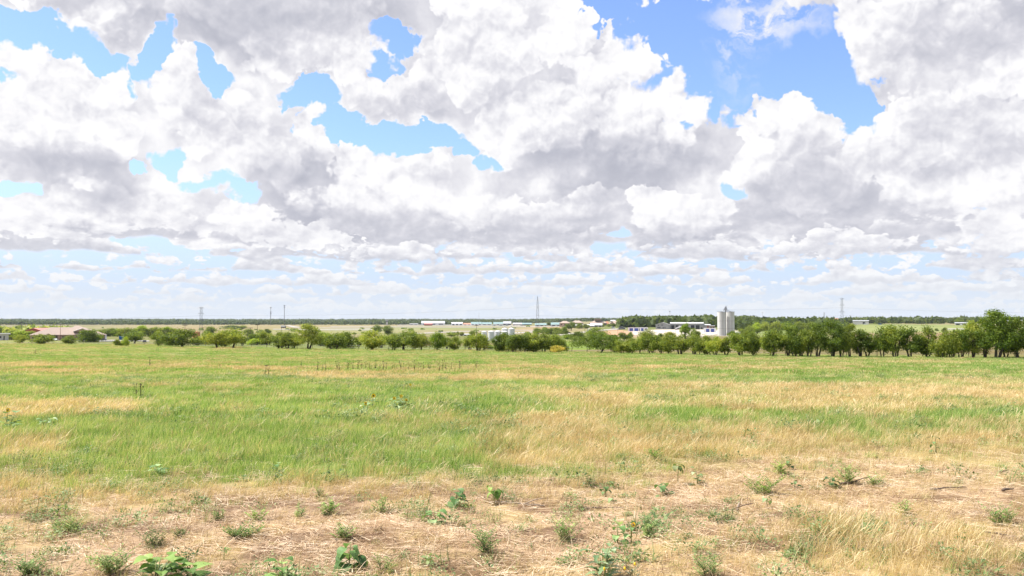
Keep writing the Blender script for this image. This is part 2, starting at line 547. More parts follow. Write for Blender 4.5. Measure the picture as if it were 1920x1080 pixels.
# single large cumulus, each with its own outline, bright rim and shaded base: far ones first
CUMULUS = [
    ([(190, 392, 190, 48), (60, 402, 110, 46)], [(195, 366, 130, 30, .85), (140, 432, 100, 18, .5), (275, 412, 60, 30, .3)]),
    ([(455, 405, 95, 38), (560, 442, 110, 30)], [(480, 440, 120, 22, .5)]),
    ([(760, 335, 150, 66), (672, 292, 62, 44), (860, 392, 110, 50), (700, 400, 170, 50)], [(720, 432, 210, 32, .95), (800, 330, 90, 18, .3), (590, 405, 110, 24, .5), (830, 350, 60, 40, .2)]),
    ([(750, 478, 95, 26)], [(760, 488, 120, 20, .8)]),
    ([(1010, 415, 120, 44), (1100, 380, 100, 36)], [(1010, 436, 140, 40, .95), (1110, 376, 120, 34, .7), (1130, 412, 60, 14, .6)]),
    ([(1265, 415, 120, 50), (1220, 380, 60, 34)], [(1260, 452, 150, 28, .85)]),
    ([(1870, 440, 70, 90), (1910, 350, 50, 60)], [(1880, 492, 100, 26, .6), (1850, 440, 40, 40, .3)]),
    ([(1600, 455, 120, 26), (1480, 470, 90, 22)], [(1600, 462, 130, 20, .6), (1480, 480, 110, 16, .5)]),
    ([(1800, 215, 150, 66), (1690, 285, 110, 62), (1800, 345, 140, 64), (1890, 260, 90, 90)], [(1790, 255, 130, 70, .38), (1690, 392, 120, 50, .5), (1800, 326, 90, 20, .4), (1880, 300, 70, 60, .3)]),
    ([(1440, 215, 100, 56), (1530, 225, 46, 58), (1535, 340, 105, 74), (1420, 300, 66, 60)], [(1530, 378, 140, 56, .8), (1495, 285, 80, 70, .5), (1590, 320, 70, 70, .35)]),
    ([(345, 165, 62, 68), (430, 235, 100, 74), (540, 300, 88, 72), (585, 245, 34, 40)], [(565, 345, 110, 54, .85), (500, 275, 110, 70, .5), (385, 180, 60, 70, .4), (640, 350, 50, 40, .4)]),
    ([(120, 165, 150, 80), (205, 140, 62, 52), (60, 240, 140, 100), (200, 260, 80, 60)], [(95, 312, 130, 30, .8), (60, 290, 100, 40, .3), (200, 320, 60, 30, .3)]),
    ([(710, 165, 88, 40), (800, 165, 80, 50)], [(775, 192, 110, 28, .55), (690, 185, 60, 20, .25)]),
    ([(950, 60, 130, 90), (1130, 125, 105, 88), (1190, 235, 130, 92), (1000, 225, 170, 96), (890, 130, 90, 66), (1060, 50, 60, 60)], [(1170, 300, 190, 66, .82), (1060, 280, 110, 60, .5), (1080, 210, 150, 80, .3), (950, 95, 110, 80, .3), (1240, 300, 100, 60, .3)]),
    ([(1700, 75, 140, 84), (1880, 80, 150, 110), (1590, 60, 50, 60)], [(1790, 80, 220, 76, .55), (1890, 30, 140, 80, .3)]),
    ([(420, 10, 330, 72), (600, 55, 200, 86), (560, 120, 110, 38)], [(430, 20, 330, 66, .6), (560, 60, 250, 70, .55), (420, -20, 380, 70, .3)]),
]
HPOS = wn.m('MULTIPLY', wn.m('MAXIMUM', H, 0.0), 0.7)
EDGE = wn.m('SUBTRACT', wn.m('MULTIPLY', B0, 1.0), HPOS)
for shapes, shades in CUMULUS:
    S = None
    for q in shapes:
        b = blob(V1, q[0], q[1], q[2] * 1.12, q[3] * 1.12)
        S = b if S is None else wn.m('MAXIMUM', S, b)
    cv = wn.m('MULTIPLY_ADD', S, 1.7, EDGE)
    g = None
    for (px, py, rx, ry, w) in shades:
        b = wn.m('MULTIPLY', wn.m('SMOOTH_MAX', blob(V1, px, py, rx * 1.2, ry * 1.25), 0.0, 0.15), w * 1.05)
        g = b if g is None else wn.m('ADD', g, b)
    mk = wn.sstep(cv, 0.0, wn.m('ADD', wn.m('MULTIPLY', edge_w, 0.8), wn.m('MULTIPLY', wn.m('MINIMUM', g, 1.0), 0.42)))
    g = wn.m('MULTIPLY', g, wn.sstep(cv, -0.3, 0.35))
    g = wn.m('ADD', g, RELG)
    # grey halo painted just outside each cloud edge, to set the edge off
    G = wn.lerp(mk, wn.m('ADD', G, wn.m('MULTIPLY', wn.sstep(cv, -0.65, 0.05), 0.20)), g)
    MASK = wn.m('MAXIMUM', MASK, mk)
# thick cloud darkens ever more slowly
G = wn.m('SUBTRACT', 1.0, wn.m('EXPONENT', wn.m('MULTIPLY', wn.m('MAXIMUM', G, 0.0), -1.22)))
cl = wn.ramp(G, [(0.0, (1.02, 1.01, 1.02)), (0.2, (0.94, 0.935, 0.965)), (0.5, (0.745, 0.742, 0.802)), (0.8, (0.555, 0.562, 0.638)), (1.0, (0.44, 0.452, 0.53))])
CLOUD = wn.vm('SCALE', cl, scale=1.0 / SKY_STRENGTH / EXPO)
# the clear air itself, paler towards the horizon
skyc = wn.vm('MULTIPLY', skyt.outputs[0], (0.76, 0.80, 0.985))
skyc = wn.vm('SCALE', skyc, scale=1.46)
low3 = wn.sstep(EL, 12.0, 0.5)
hz = wn.vm('SCALE', wn.comb(0.62, 0.738, 0.945), scale=1.0 / SKY_STRENGTH / EXPO)
skyc = wn.mix(wn.m('MULTIPLY', low3, 0.88), skyc, hz)
hz2 = wn.vm('SCALE', wn.comb(0.82, 0.865, 0.925), scale=1.0 / SKY_STRENGTH / EXPO)
veil = wn.sstep(EL, 3.4, 0.0)
CLOUDH = wn.mix(wn.m('MULTIPLY', wn.sstep(EL, 6.0, 0.5), 0.45), CLOUD, hz2)
# thin high wisps across the blue
wis = wn.noise(wn.vm('MULTIPLY_ADD', V1, (0.30, 0.55, 0), (0, 0, 0)), 1.0, 6, 0.62)
wmask = wn.m('MULTIPLY', wn.m('MAXIMUM', blob(V1, 1455, 40, 110, 60), wn.m('MULTIPLY', wn.m('MAXIMUM', blob(V1, 1370, 100, 70, 90), 0.0), 0.45)), wn.sstep(wis, 0.40, 0.62))
skyc = wn.mix(wn.m('MULTIPLY', wn.m('MAXIMUM', wmask, 0.0), 1.3, clamp=True), skyc, wn.vm('SCALE', wn.comb(0.95, 0.95, 0.97), scale=1.0 / SKY_STRENGTH / EXPO))
FINAL = wn.mix(MASK, skyc, CLOUDH)
FINAL = wn.mix(wn.m('MULTIPLY', veil, 0.8), FINAL, hz2)
wn.l.new(FINAL, w_bg.inputs['Color'])
# ------------------------------------------------------------------ materials
def simple(name, col, rough=0.7, var=0.12, scale=0.6, metal=0.0, streak=False, spec=0.3):
    """painted / built surface with a little uneven weathering"""
    m, k, out = material(name)
    b = k.new('ShaderNodeBsdfPrincipled')
    tcn = k.new('ShaderNodeTexCoord').outputs['Object']
    v = k.vm('MULTIPLY', tcn, (1.0, 1.0, 0.18)) if streak else tcn
    n = k.noise(v, scale, 5, 0.6)
    n2 = k.noise(tcn, scale * 9, 3, 0.6)
    f = k.m('ADD', k.m('MULTIPLY', k.m('SUBTRACT', n, 0.5), 2.0 * var * 1.6), k.m('MULTIPLY', k.m('SUBTRACT', n2, 0.5), var))
    c = k.vm('SCALE', (col[0], col[1], col[2]), scale=k.m('ADD', 1.0, f))
    k.put(b.inputs['Base Color'], c)
    b.inputs['Roughness'].default_value = rough
    b.inputs['Metallic'].default_value = metal
    b.inputs['Specular IOR Level'].default_value = spec
    k.l.new(b.outputs[0], out.inputs['Surface'])
    return m


def leaf_material(name, stops, transl=0.35, scale=0.25, isl=0.5, tint=False, rough=0.55, wscale=None):
    """leaf or blade: colour from a ramp, different leaf by leaf and patch by patch; lets light through"""
    m, k, out = material(name)
    geo = k.new('ShaderNodeNewGeometry')
    pos = geo.outputs['Position']
    n = k.noise(pos, scale, 3, 0.6)
    f = k.m('ADD', k.m('MULTIPLY', k.m('SUBTRACT', n, 0.5), 1.6), k.m('MULTIPLY', k.m('SUBTRACT', geo.outputs['Random Per Island'], 0.5), isl))
    oi = k.new('ShaderNodeObjectInfo')
    f = k.m('ADD', f, k.m('MULTIPLY', k.m('SUBTRACT', oi.outputs['Random'], 0.5), 0.35))
    f = k.m('ADD', f, 0.5)
    c = k.ramp(f, stops)
    if tint:
        c = k.mix(1.0, c, oi.outputs['Color'], 'MULTIPLY')
    d = k.new('ShaderNodeBsdfPrincipled'); k.put(d.inputs['Base Color'], c)
    d.inputs['Roughness'].default_value = rough
    d.inputs['Specular IOR Level'].default_value = 0.25
    t = k.new('ShaderNodeBsdfTranslucent')
    k.put(t.inputs['Color'], k.mix(1.0, c, (1.25, 1.2, 0.75), 'MULTIPLY'))
    mx = k.new('ShaderNodeMixShader'); mx.inputs[0].default_value = transl
    k.l.new(d.outputs[0], mx.inputs[1]); k.l.new(t.outputs[0], mx.inputs[2])
    k.l.new(mx.outputs[0], out.inputs['Surface'])
    return m


M = {}
M['crown'] = leaf_material('crown_leaves', [(0.0, (.062, .104, .016)), (0.4, (.168, .232, .034)), (0.7, (.285, .340, .048)), (1.0, (.460, .475, .088))], 0.42, 0.9, 0.55, tint=True)
M['bark'] = simple('bark', (.085, .068, .052), 0.9, 0.3, 4.0, streak=True)
M['grass_green'] = leaf_material('green_grass_blades', [(0.0, (.090, .170, .034)), (0.35, (.220, .370, .075)), (0.7, (.355, .485, .130)), (1.0, (.640, .620, .280))], 0.42, 0.55, 1.15)
M['grass_dry'] = leaf_material('dry_grass_blades', [(0.0, (.300, .230, .095)), (0.4, (.520, .400, .190)), (0.75, (.680, .545, .300)), (1.0, (.800, .680, .430))], 0.35, 0.7, 0.8)
M['litter'] = leaf_material('straw_litter', [(0.0, (.120, .065, .035)), (0.3, (.380, .245, .135)), (0.65, (.640, .465, .290)), (1.0, (.820, .680, .490))], 0.15, 1.3, 0.9)
M['herb'] = leaf_material('weed_leaves', [(0.0, (.060, .105, .032)), (0.4, (.165, .245, .085)), (0.75, (.300, .380, .155)), (1.0, (.470, .500, .270))], 0.32, 1.5, 1.0, tint=True)
M['stem'] = simple('weed_stem', (.24, .25, .10), 0.8, 0.2, 8.0)
M['thistle'] = leaf_material('dry_thistle', [(0.0, (.030, .028, .016)), (0.5, (.085, .075, .038)), (1.0, (.16, .13, .07))], 0.15, 3.0, 0.5)
M['petal'] = simple('sunflower_petal', (.86, .56, .02), 0.6, 0.1, 20)
M['seed'] = simple('sunflower_seed_disc', (.055, .025, .010), 0.9, 0.2, 60)
M['deadwood'] = simple('dead_wood', (.30, .235, .175), 0.9, 0.3, 7.0)
M['darkwood'] = simple('dark_wood', (.15, .11, .082), 0.9, 0.3, 7.0)

# ------------------------------------------------------------------ ground: one sheet out to the horizon
def build_ground():
    b1 = np.linspace(0, 0.72, 90)
    b2 = 0.72 + (np.exp(np.linspace(0, 1, 16)[1:] * 1.9) - 1) / (math.exp(1.9) - 1) * 0.9
    bb = np.concatenate([-(np.concatenate([b1, b2])[::-1][:-1]), np.concatenate([b1, b2])])
    ys = np.concatenate([np.exp(np.linspace(math.log(3.0), math.log(40), 330)), np.exp(np.linspace(math.log(40), math.log(10500), 330)[1:])])
    nb, ny = len(bb), len(ys)
    Yg, Bg = np.meshgrid(ys, bb, indexing='ij')
    Xg = Bg * Yg
    Zg = tz(Xg, Yg)
    V = np.stack([Xg, Yg, Zg], -1).reshape(-1, 3)
    # behind the viewer: one wide strip joined to the first row
    back = np.stack([bb * 400, np.full(nb, -250.0), np.zeros(nb)], -1)
    mid = np.stack([bb * 40, np.full(nb, 0.0), np.zeros(nb)], -1)
    V = np.concatenate([back, mid, V])
    i, j = np.meshgrid(np.arange(ny + 1), np.arange(nb - 1), indexing='ij')
    a = (i * nb + j).ravel()
    quads = np.stack([a, a + 1, a + nb + 1, a + nb], -1)
    me = np_mesh('ground', V, quads, smooth_sh=True)
    # what grows or lies on each stretch of land (albedo), sampled per vertex
    X, Y = V[:, 0], V[:, 1]
    px, py = project(X, Y, V[:, 2])
    py = np.where(Y < 3, 1300, py)
    n = fbm(N2, X * 0.012, Y * 0.012, 4)
    n2 = fbm(N4, X * 0.05, Y * 0.12, 3)
    straw = np.array([.42, .31, .15]); green = np.array([.18, .24, .05]); soil = np.array([.36, .25, .15]); tan = np.array([.46, .33, .19])
    meadow = np.array([.22, .255, .07]); brown = np.array([.26, .20, .085]); pale = np.array([.38, .33, .16])
    lerp = lambda a, b, t: a * (1 - t[:, None]) + b * t[:, None]
    C = lerp(np.tile(soil, (len(V), 1)), straw * .9, smooth(0.45, 0.62, fbm(N1, X * 1.3, Y * 1.3, 4)))
    dk = smooth(.50, .66, fbm(N4, X * 1.7 + 3, Y * 2.4, 4)) * .8  # darker soil patches, with deep shadow put into the colour too
    C = lerp(C, np.tile(np.array([.135, .078, .047]), (len(V), 1)), dk)
    st = straw_strength(px, py, X, Y)
    mid_c = lerp(np.tile(green * .8, (len(V), 1)), straw * .85, st)
    C = lerp(C, mid_c, smooth(930, 880, py))
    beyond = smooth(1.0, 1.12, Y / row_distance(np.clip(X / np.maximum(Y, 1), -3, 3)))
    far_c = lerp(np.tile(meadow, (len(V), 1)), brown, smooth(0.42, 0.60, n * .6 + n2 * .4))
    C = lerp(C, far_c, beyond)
    valley = smooth(700, 1200, Y)
    val_c = lerp(np.tile(pale, (len(V), 1)), meadow * 1.0, smooth(0.45, 0.6, fbm(N3, X * 0.004, Y * 0.0025, 3)))
    C = lerp(C, val_c, valley * beyond)
    for (fx, fy, rx, ry, col, w) in FIELDS:
        q = ((px - fx + (n - .5) * rx * 1.6) / rx) ** 2 + ((py - fy + (n2 - .5) * ry * 1.8) / ry) ** 2
        q = q * (0.75 + 0.5 * n2)
        C = lerp(C, np.array(col), smooth(1.35, 0.65, q) * w * beyond)
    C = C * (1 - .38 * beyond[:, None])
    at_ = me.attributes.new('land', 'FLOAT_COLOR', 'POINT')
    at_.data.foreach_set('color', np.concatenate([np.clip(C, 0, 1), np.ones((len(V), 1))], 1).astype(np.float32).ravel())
    m, k, out = material('ground_soil_and_meadow')
    bs = k.new('ShaderNodeBsdfPrincipled')
    att = k.new('ShaderNodeAttribute'); att.attribute_name = 'land'
    pos = k.new('ShaderNodeNewGeometry').outputs['Position']
    f1 = k.noise(pos, 14.0, 6, 0.65)
    f2 = k.noise(pos, 0.9, 5, 0.6)
    f3 = k.noise(k.vm('MULTIPLY', pos, (0.05, 0.12, 0.05)), 1.0, 5, 0.62)
    f = k.m('ADD', k.m('MULTIPLY', k.m('SUBTRACT', f1, 0.5), 1.1), k.m('ADD', k.m('MULTIPLY', k.m('SUBTRACT', f2, 0.5), 0.6), k.m('MULTIPLY', k.m('SUBTRACT', f3, 0.5), 0.7)))
    c = k.vm('SCALE', att.outputs['Color'], scale=k.m('ADD', 1.0, f))
    # bits of straw trodden into the soil
    pv = k.voro(k.vm('MULTIPLY', pos, (1.0, 1.7, 1.0)), 38.0, 1, 0.5)
    c = k.mix(k.m('MULTIPLY', k.sstep(pv, 0.24, 0.10), 0.55), c, (.52, .38, .22))
    k.put(bs.inputs['Base Color'], c)
    bs.inputs['Roughness'].default_value = 0.95
    bs.inputs['Specular IOR Level'].default_value = 0.1
    bu = k.new('ShaderNodeBump'); bu.inputs['Strength'].default_value = 0.6; bu.inputs['Distance'].default_value = 0.02
    k.put(bu.inputs['Height'], f1); k.l.new(bu.outputs[0], bs.inputs['Normal'])
    k.l.new(bs.outputs[0], out.inputs['Surface'])
    g = link_mesh('ground', me, m)
    tag(g, 'wide grassland falling away from the camera to a far valley', 'ground', kind='structure')


# feet of the tree row along the far side of the field (photo pixels) -> distance against bearing
ROW_PX = [(-300, 640), (0, 644.5), (131, 645), (252, 646), (340, 650), (436, 651), (540, 653.5), (620, 654.5), (700, 656), (800, 657), (900, 657.5), (1000, 660), (1128, 661.5),
          (1240, 663), (1360, 665), (1449, 667), (1550, 668), (1700, 669), (1860, 670), (1950, 670.5), (2200, 673)]
_rw = [at(px, py) for px, py in ROW_PX]
_rb = np.array([x / y for x, y, z in _rw]); _ry = np.array([y for x, y, z in _rw])


def row_distance(b):
    return np.interp(b, _rb, _ry)


# strength of dry grass (0 green, 1 straw) over the field
_BASEL = ([640, 655, 668, 690, 705, 740, 800, 850, 880, 905, 930, 1080], [.38, .33, .27, .28, .22, .20, .15, .22, .42, .80, .92, .85])
_BASER = ([640, 655, 668, 690, 710, 730, 745, 775, 800, 840, 880, 905, 1080], [.4, .4, .22, .16, .24, .74, .88, .46, .58, .72, .80, .92, .9])
BANDS = [  # photo position, half-size, change
    (650, 704, 130, 6, .75), (480, 692, 120, 5, .5), (960, 709, 130, 6, .8), (1000, 690, 180, 5, .45), (1140, 700, 90, 4, .3), (70, 772, 110, 16, .85), (210, 770, 70, 14, .6),
    (80, 700, 120, 7, .4), (60, 684, 120, 4, .45), (320, 686, 120, 4, .4), (450, 775, 90, 12, .55), (520, 740, 130, 8, .25), (700, 775, 120, 14, .35), (770, 690, 160, 4, .3),
    (60, 860, 110, 36, .65), (40, 905, 80, 25, .4), (150, 900, 130, 22, -.35), (300, 880, 160, 30, -.35), (430, 830, 150, 30, -.1), (300, 945, 180, 16, .3),
    (820, 750, 80, 8, .3), (1050, 800, 90, 22, .45), (1100, 750, 120, 12, .45), (1130, 775, 100, 20, .3), (980, 860, 110, 22, .35), (1000, 750, 60, 8, -.1),
    (1300, 785, 120, 18, -.35), (1180, 830, 80, 20, .1), (1860, 778, 110, 18, -.5), (1700, 680, 160, 5, .35), (1500, 693, 140, 5, .35), (1780, 706, 150, 6, .4), (1350, 675, 160, 3, .3), (1250, 688, 120, 4, .4),
    (1600, 722, 200, 6, -.15), (1450, 815, 130, 14, .25), (1750, 835, 180, 24, .25), (1240, 880, 80, 14, -.2), (1550, 800, 120, 16, -.15), (400, 715, 200, 8, -.15), (700, 735, 200, 10, -.1),
]


def straw_strength(px, py, X, Y):
    l = np.interp(py, *_BASEL); r = np.interp(py, *_BASER)
    t = smooth(820, 1420, px + (fbm(N4, X * .15, Y * .15, 2) - .5) * 300)
    s = l * (1 - t) + r * t
    wx = (fbm(N1, X * .30 + 40, Y * .30, 3) - .5); wy = (fbm(N3, X * .4, Y * .4 + 11, 3) - .5)
    for (fx, fy, rx, ry, w) in BANDS:
        q = ((px - fx + wx * rx * 1.2) / rx) ** 2 + ((py - fy + wy * ry * 2.2) / ry) ** 2
        s = s + w * np.exp(-q * 1.1)
    s = s + (fbm(N2, X * .16, Y * .30, 4) - .5) * 1.0 + (fbm(N4, X * .9, Y * 1.2, 3) - .5) * .55
    return np.clip((s - .5) * 1.5 + .5, 0, 1)


FIELDS = [  # land beyond the tree row: photo position, half-size, albedo, weight
    (1090, 648, 110, 11, (.24, .33, .05), .95), (1160, 638, 120, 4, (.38, .34, .15), .8), (1000, 642, 60, 5, (.26, .33, .07), .6),
    (1500, 660, 420, 8, (.27, .215, .085), .85), (1860, 660, 120, 9, (.26, .20, .08), .8),
    (1680, 618, 190, 9, (.36, .40, .135), .97), (1720, 630, 150, 7, (.42, .27, .16), .9), (1450, 624, 60, 10, (.30, .38, .10), .7), (1900, 628, 80, 8, (.40, .27, .16), .8),
    (1190, 627, 70, 6, (.55, .37, .20), .9), (1290, 624, 100, 7, (.60, .52, .42), .9), (1150, 622, 40, 4, (.50, .33, .18), .8),
    (1020, 616, 60, 4, (.52, .36, .22), .85), (970, 624, 70, 3, (.45, .36, .22), .6),
    (500, 613, 240, 6, (.42, .34, .16), .8), (600, 622, 160, 4, (.36, .36, .13), .6), (760, 613, 160, 3, (.44, .36, .19), .7), (850, 616, 140, 2.4, (.30, .34, .11), .7), (700, 618, 160, 3, (.40, .40, .18), .5),
    (380, 618, 90, 7, (.40, .30, .15), .7), (100, 609, 140, 3, (.34, .30, .15), .7), (260, 611, 120, 3, (.40, .33, .16), .7),
    (330, 640, 130, 6, (.30, .31, .09), .5), (60, 641, 120, 3, (.33, .36, .10), .8), (520, 640, 120, 6, (.27, .32, .09), .6),
]
build_ground()

# the air: even, faint haze that pales the far valley
hm, hk, hout = material('haze_air')
pv = hk.new('ShaderNodeVolumePrincipled')
pv.inputs['Color'].default_value = (.80, .88, 1.0, 1)
pv.inputs['Density'].default_value = 2.6e-5
pv.inputs['Anisotropy'].default_value = 0.0
hk.l.new(pv.outputs[0], hout.inputs['Volume'])
hb = MB().box(-17300, 17300, -270, 10600, -26.0, 72.0).build('haze', hm)
tag(hb, 'thin pale haze lying over the whole valley', 'haze', kind='stuff')
# ------------------------------------------------------------------ grass: tufts of many blades set out over the field
PROTO = bpy.data.collections.new('grass_sources')


def blades(n, radius, h, w, lean, curl, r, head=False, flat=False, segs=3, bias=(0.5, 0.1)):
    """n curved tapering blades rooted within a radius"""
    a = r.random(n) * 2 * math.pi
    rad = radius * np.sqrt(r.random(n))
    bx, by = rad * np.cos(a), rad * np.sin(a)
    hh = h[0] + (h[1] - h[0]) * r.random(n)
    ta = r.random(n) * 2 * math.pi
    ln = lean * (0.35 + 0.9 * r.random(n))
    lx = np.cos(ta) * ln * 0.75 + bias[0] * ln; ly = np.sin(ta) * ln * 0.75 + bias[1] * ln
    sa = r.random(n) * math.pi
    sx, sy = np.cos(sa), np.sin(sa)
    ts = np.linspace(0, 1, segs + 1)
    V = []
    for t in ts:
        off = t ** curl
        cx = bx + lx * hh * off; cy = by + ly * hh * off
        if flat:
            cx = bx + np.cos(ta) * hh * (t - .5); cy = by + np.sin(ta) * hh * (t - .5)
            cz = 0.004 + 0.028 * r.random(n) + 0.02 * np.sin(ta * 3) * (t - .5)
        else:
            cz = hh * t * np.maximum(0.25, 1 - 0.30 * ln * t)
        if head:
            wd = w * (0.45 + (1.1 if 0.6 < t < 0.95 else 0.0))
            if t == 1: wd = w * 0.2
        else:
            wd = w * max(0.12, (1 - t) ** 0.7)
        V.append(np.stack([cx - sx * wd / 2, cy - sy * wd / 2, cz], -1))
        V.append(np.stack([cx + sx * wd / 2, cy + sy * wd / 2, cz + (0.3 * wd if flat else 0)], -1))
    V = np.stack(V, 1)                       # n, 2*(segs+1), 3
    k = 2 * (segs + 1)
    base = (np.arange(n) * k)[:, None]
    Q = []
    for s in range(segs):
        Q.append(base + np.array([[2 * s, 2 * s + 1, 2 * s + 3, 2 * s + 2]]))
    return V.reshape(-1, 3), np.concatenate(Q, 0)


def forb(n, r, h=0.12, spread=0.16, size=0.03):
    """low leafy herb: little leaves along a few short stems"""
    V = []; Q = []
    for i in range(n):
        a = r.random() * 6.283; t = r.random()
        rad = spread * t * (0.5 + 0.5 * r.random()); z = h * (0.25 + 0.75 * r.random()) * (1 - 0.4 * t)
        c = np.array([rad * math.cos(a), rad * math.sin(a), z])
        d = np.array([math.cos(a + r.normal() * .7), math.sin(a + r.normal() * .7), r.normal() * .5 + .25]); d /= np.linalg.norm(d)
        s = np.cross(d, [0, 0, 1.0]); s /= np.linalg.norm(s) + 1e-6
        L = size * (0.6 + 0.9 * r.random()); W = L * 0.32
        b = len(V)
        V += [c, c + d * L * .5 + s * W, c + d * L, c + d * L * .5 - s * W]
        Q.append([b, b + 1, b + 2, b + 3])
    return np.array(V), np.array(Q)


def source(name, parts, mat):
    V = []; Q = []; n = 0
    for v, q in parts:
        V.append(v); Q.append(q + n); n += len(v)
    me = np_mesh(name, np.concatenate(V), np.concatenate(Q))
    me.materials.append(mat)
    o = bpy.data.objects.new(name, me)
    return o


def scatter(y0, y1, density, r, bear=0.70, pad=1.6):
    """random ground points in the wedge in front of the camera"""
    A = bear * (y1 ** 2 - y0 ** 2) + 2 * pad * (y1 - y0)
    n = int(A * density)
    y = np.sqrt(y0 ** 2 + (y1 ** 2 - y0 ** 2) * r.random(n))
    x = (r.random(n) * 2 - 1) * (bear * y + pad)
    return x, y


def field(name, label, sources, X, Y, idx, scale, r, tilt=0.12, kind='stuff', wide=None):
    """one object: points carrying which tuft, how large and how turned; the tufts are drawn on the points"""
    Z = tz(X, Y) - 0.012
    me = bpy.data.meshes.new(name)
    me.vertices.add(len(X))
    me.vertices.foreach_set('co', np.stack([X, Y, Z], -1).astype(np.float32).ravel())
    me.attributes.new('pick', 'INT', 'POINT').data.foreach_set('value', idx.astype(np.int32))
    s3 = np.stack([scale * (1 if wide is None else wide), scale * (1 if wide is None else wide), scale], -1)
    me.attributes.new('size', 'FLOAT_VECTOR', 'POINT').data.foreach_set('vector', s3.astype(np.float32).ravel())
    rot = np.stack([r.normal(0, tilt, len(X)), r.normal(0, tilt, len(X)), r.normal(0, 0.7, len(X))], -1)
    me.attributes.new('turn', 'FLOAT_VECTOR', 'POINT').data.foreach_set('vector', rot.astype(np.float32).ravel())
    o = link_mesh(name, me)
    c = bpy.data.collections.new(name + '_tufts')
    for i, s in enumerate(sources):
        s.name = '%s_tuft_%02d' % (name, i)
        c.objects.link(s)
    ng = bpy.data.node_groups.new(name, 'GeometryNodeTree')
    ng.interface.new_socket('Geometry', in_out='INPUT', socket_type='NodeSocketGeometry')
    ng.interface.new_socket('Geometry', in_out='OUTPUT', socket_type='NodeSocketGeometry')
    N = ng.nodes; L = ng.links
    gi = N.new('NodeGroupInput'); go = N.new('NodeGroupOutput')
    ci = N.new('GeometryNodeCollectionInfo'); ci.inputs['Collection'].default_value = c
    ci.inputs['Separate Children'].default_value = True; ci.inputs['Reset Children'].default_value = True
    ip = N.new('GeometryNodeInstanceOnPoints'); ip.inputs['Pick Instance'].default_value = True

    def attr(nm, ty):
        a = N.new('GeometryNodeInputNamedAttribute'); a.data_type = ty; a.inputs['Name'].default_value = nm
        return a.outputs['Attribute']
    e2r = N.new('FunctionNodeEulerToRotation')
    L.new(attr('turn', 'FLOAT_VECTOR'), e2r.inputs[0])
    L.new(gi.outputs[0], ip.inputs['Points']); L.new(ci.outputs[0], ip.inputs['Instance'])
    L.new(attr('pick', 'INT'), ip.inputs['Instance Index']); L.new(e2r.outputs[0], ip.inputs['Rotation'])
    L.new(attr('size', 'FLOAT_VECTOR'), ip.inputs['Scale']); L.new(ip.outputs[0], go.inputs[0])
    md = o.modifiers.new('tufts', 'NODES'); md.node_group = ng
    tag(o, label, 'grass', kind=kind)
    return o


def dirt_mask(px, py, X, Y):
    """where the near strip is mown or trodden bare (1) and only litter lies"""
    edge = np.interp(px, [-200, 0, 200, 420, 700, 900, 1150, 1400, 1650, 2100], [985, 978, 962, 948, 930, 918, 898, 870, 850, 842])
    d = smooth(-45, 45, py - edge + (fbm(N2, X * .9, Y * .9, 3) - .5) * 60)
    tall = np.exp(-(((px - 1640) / 230) ** 2 + ((py - 1030) / 60) ** 2) * 1.2)
    tall = tall + .7 * np.exp(-(((px - 1860) / 120) ** 2 + ((py - 1060) / 50) ** 2))
    patch = smooth(.50, .62, fbm(N3, X * .75 + 5, Y * .75, 3)) * .55
    return np.clip(d - tall * 1.0 - patch * d * .6, 0, 1)


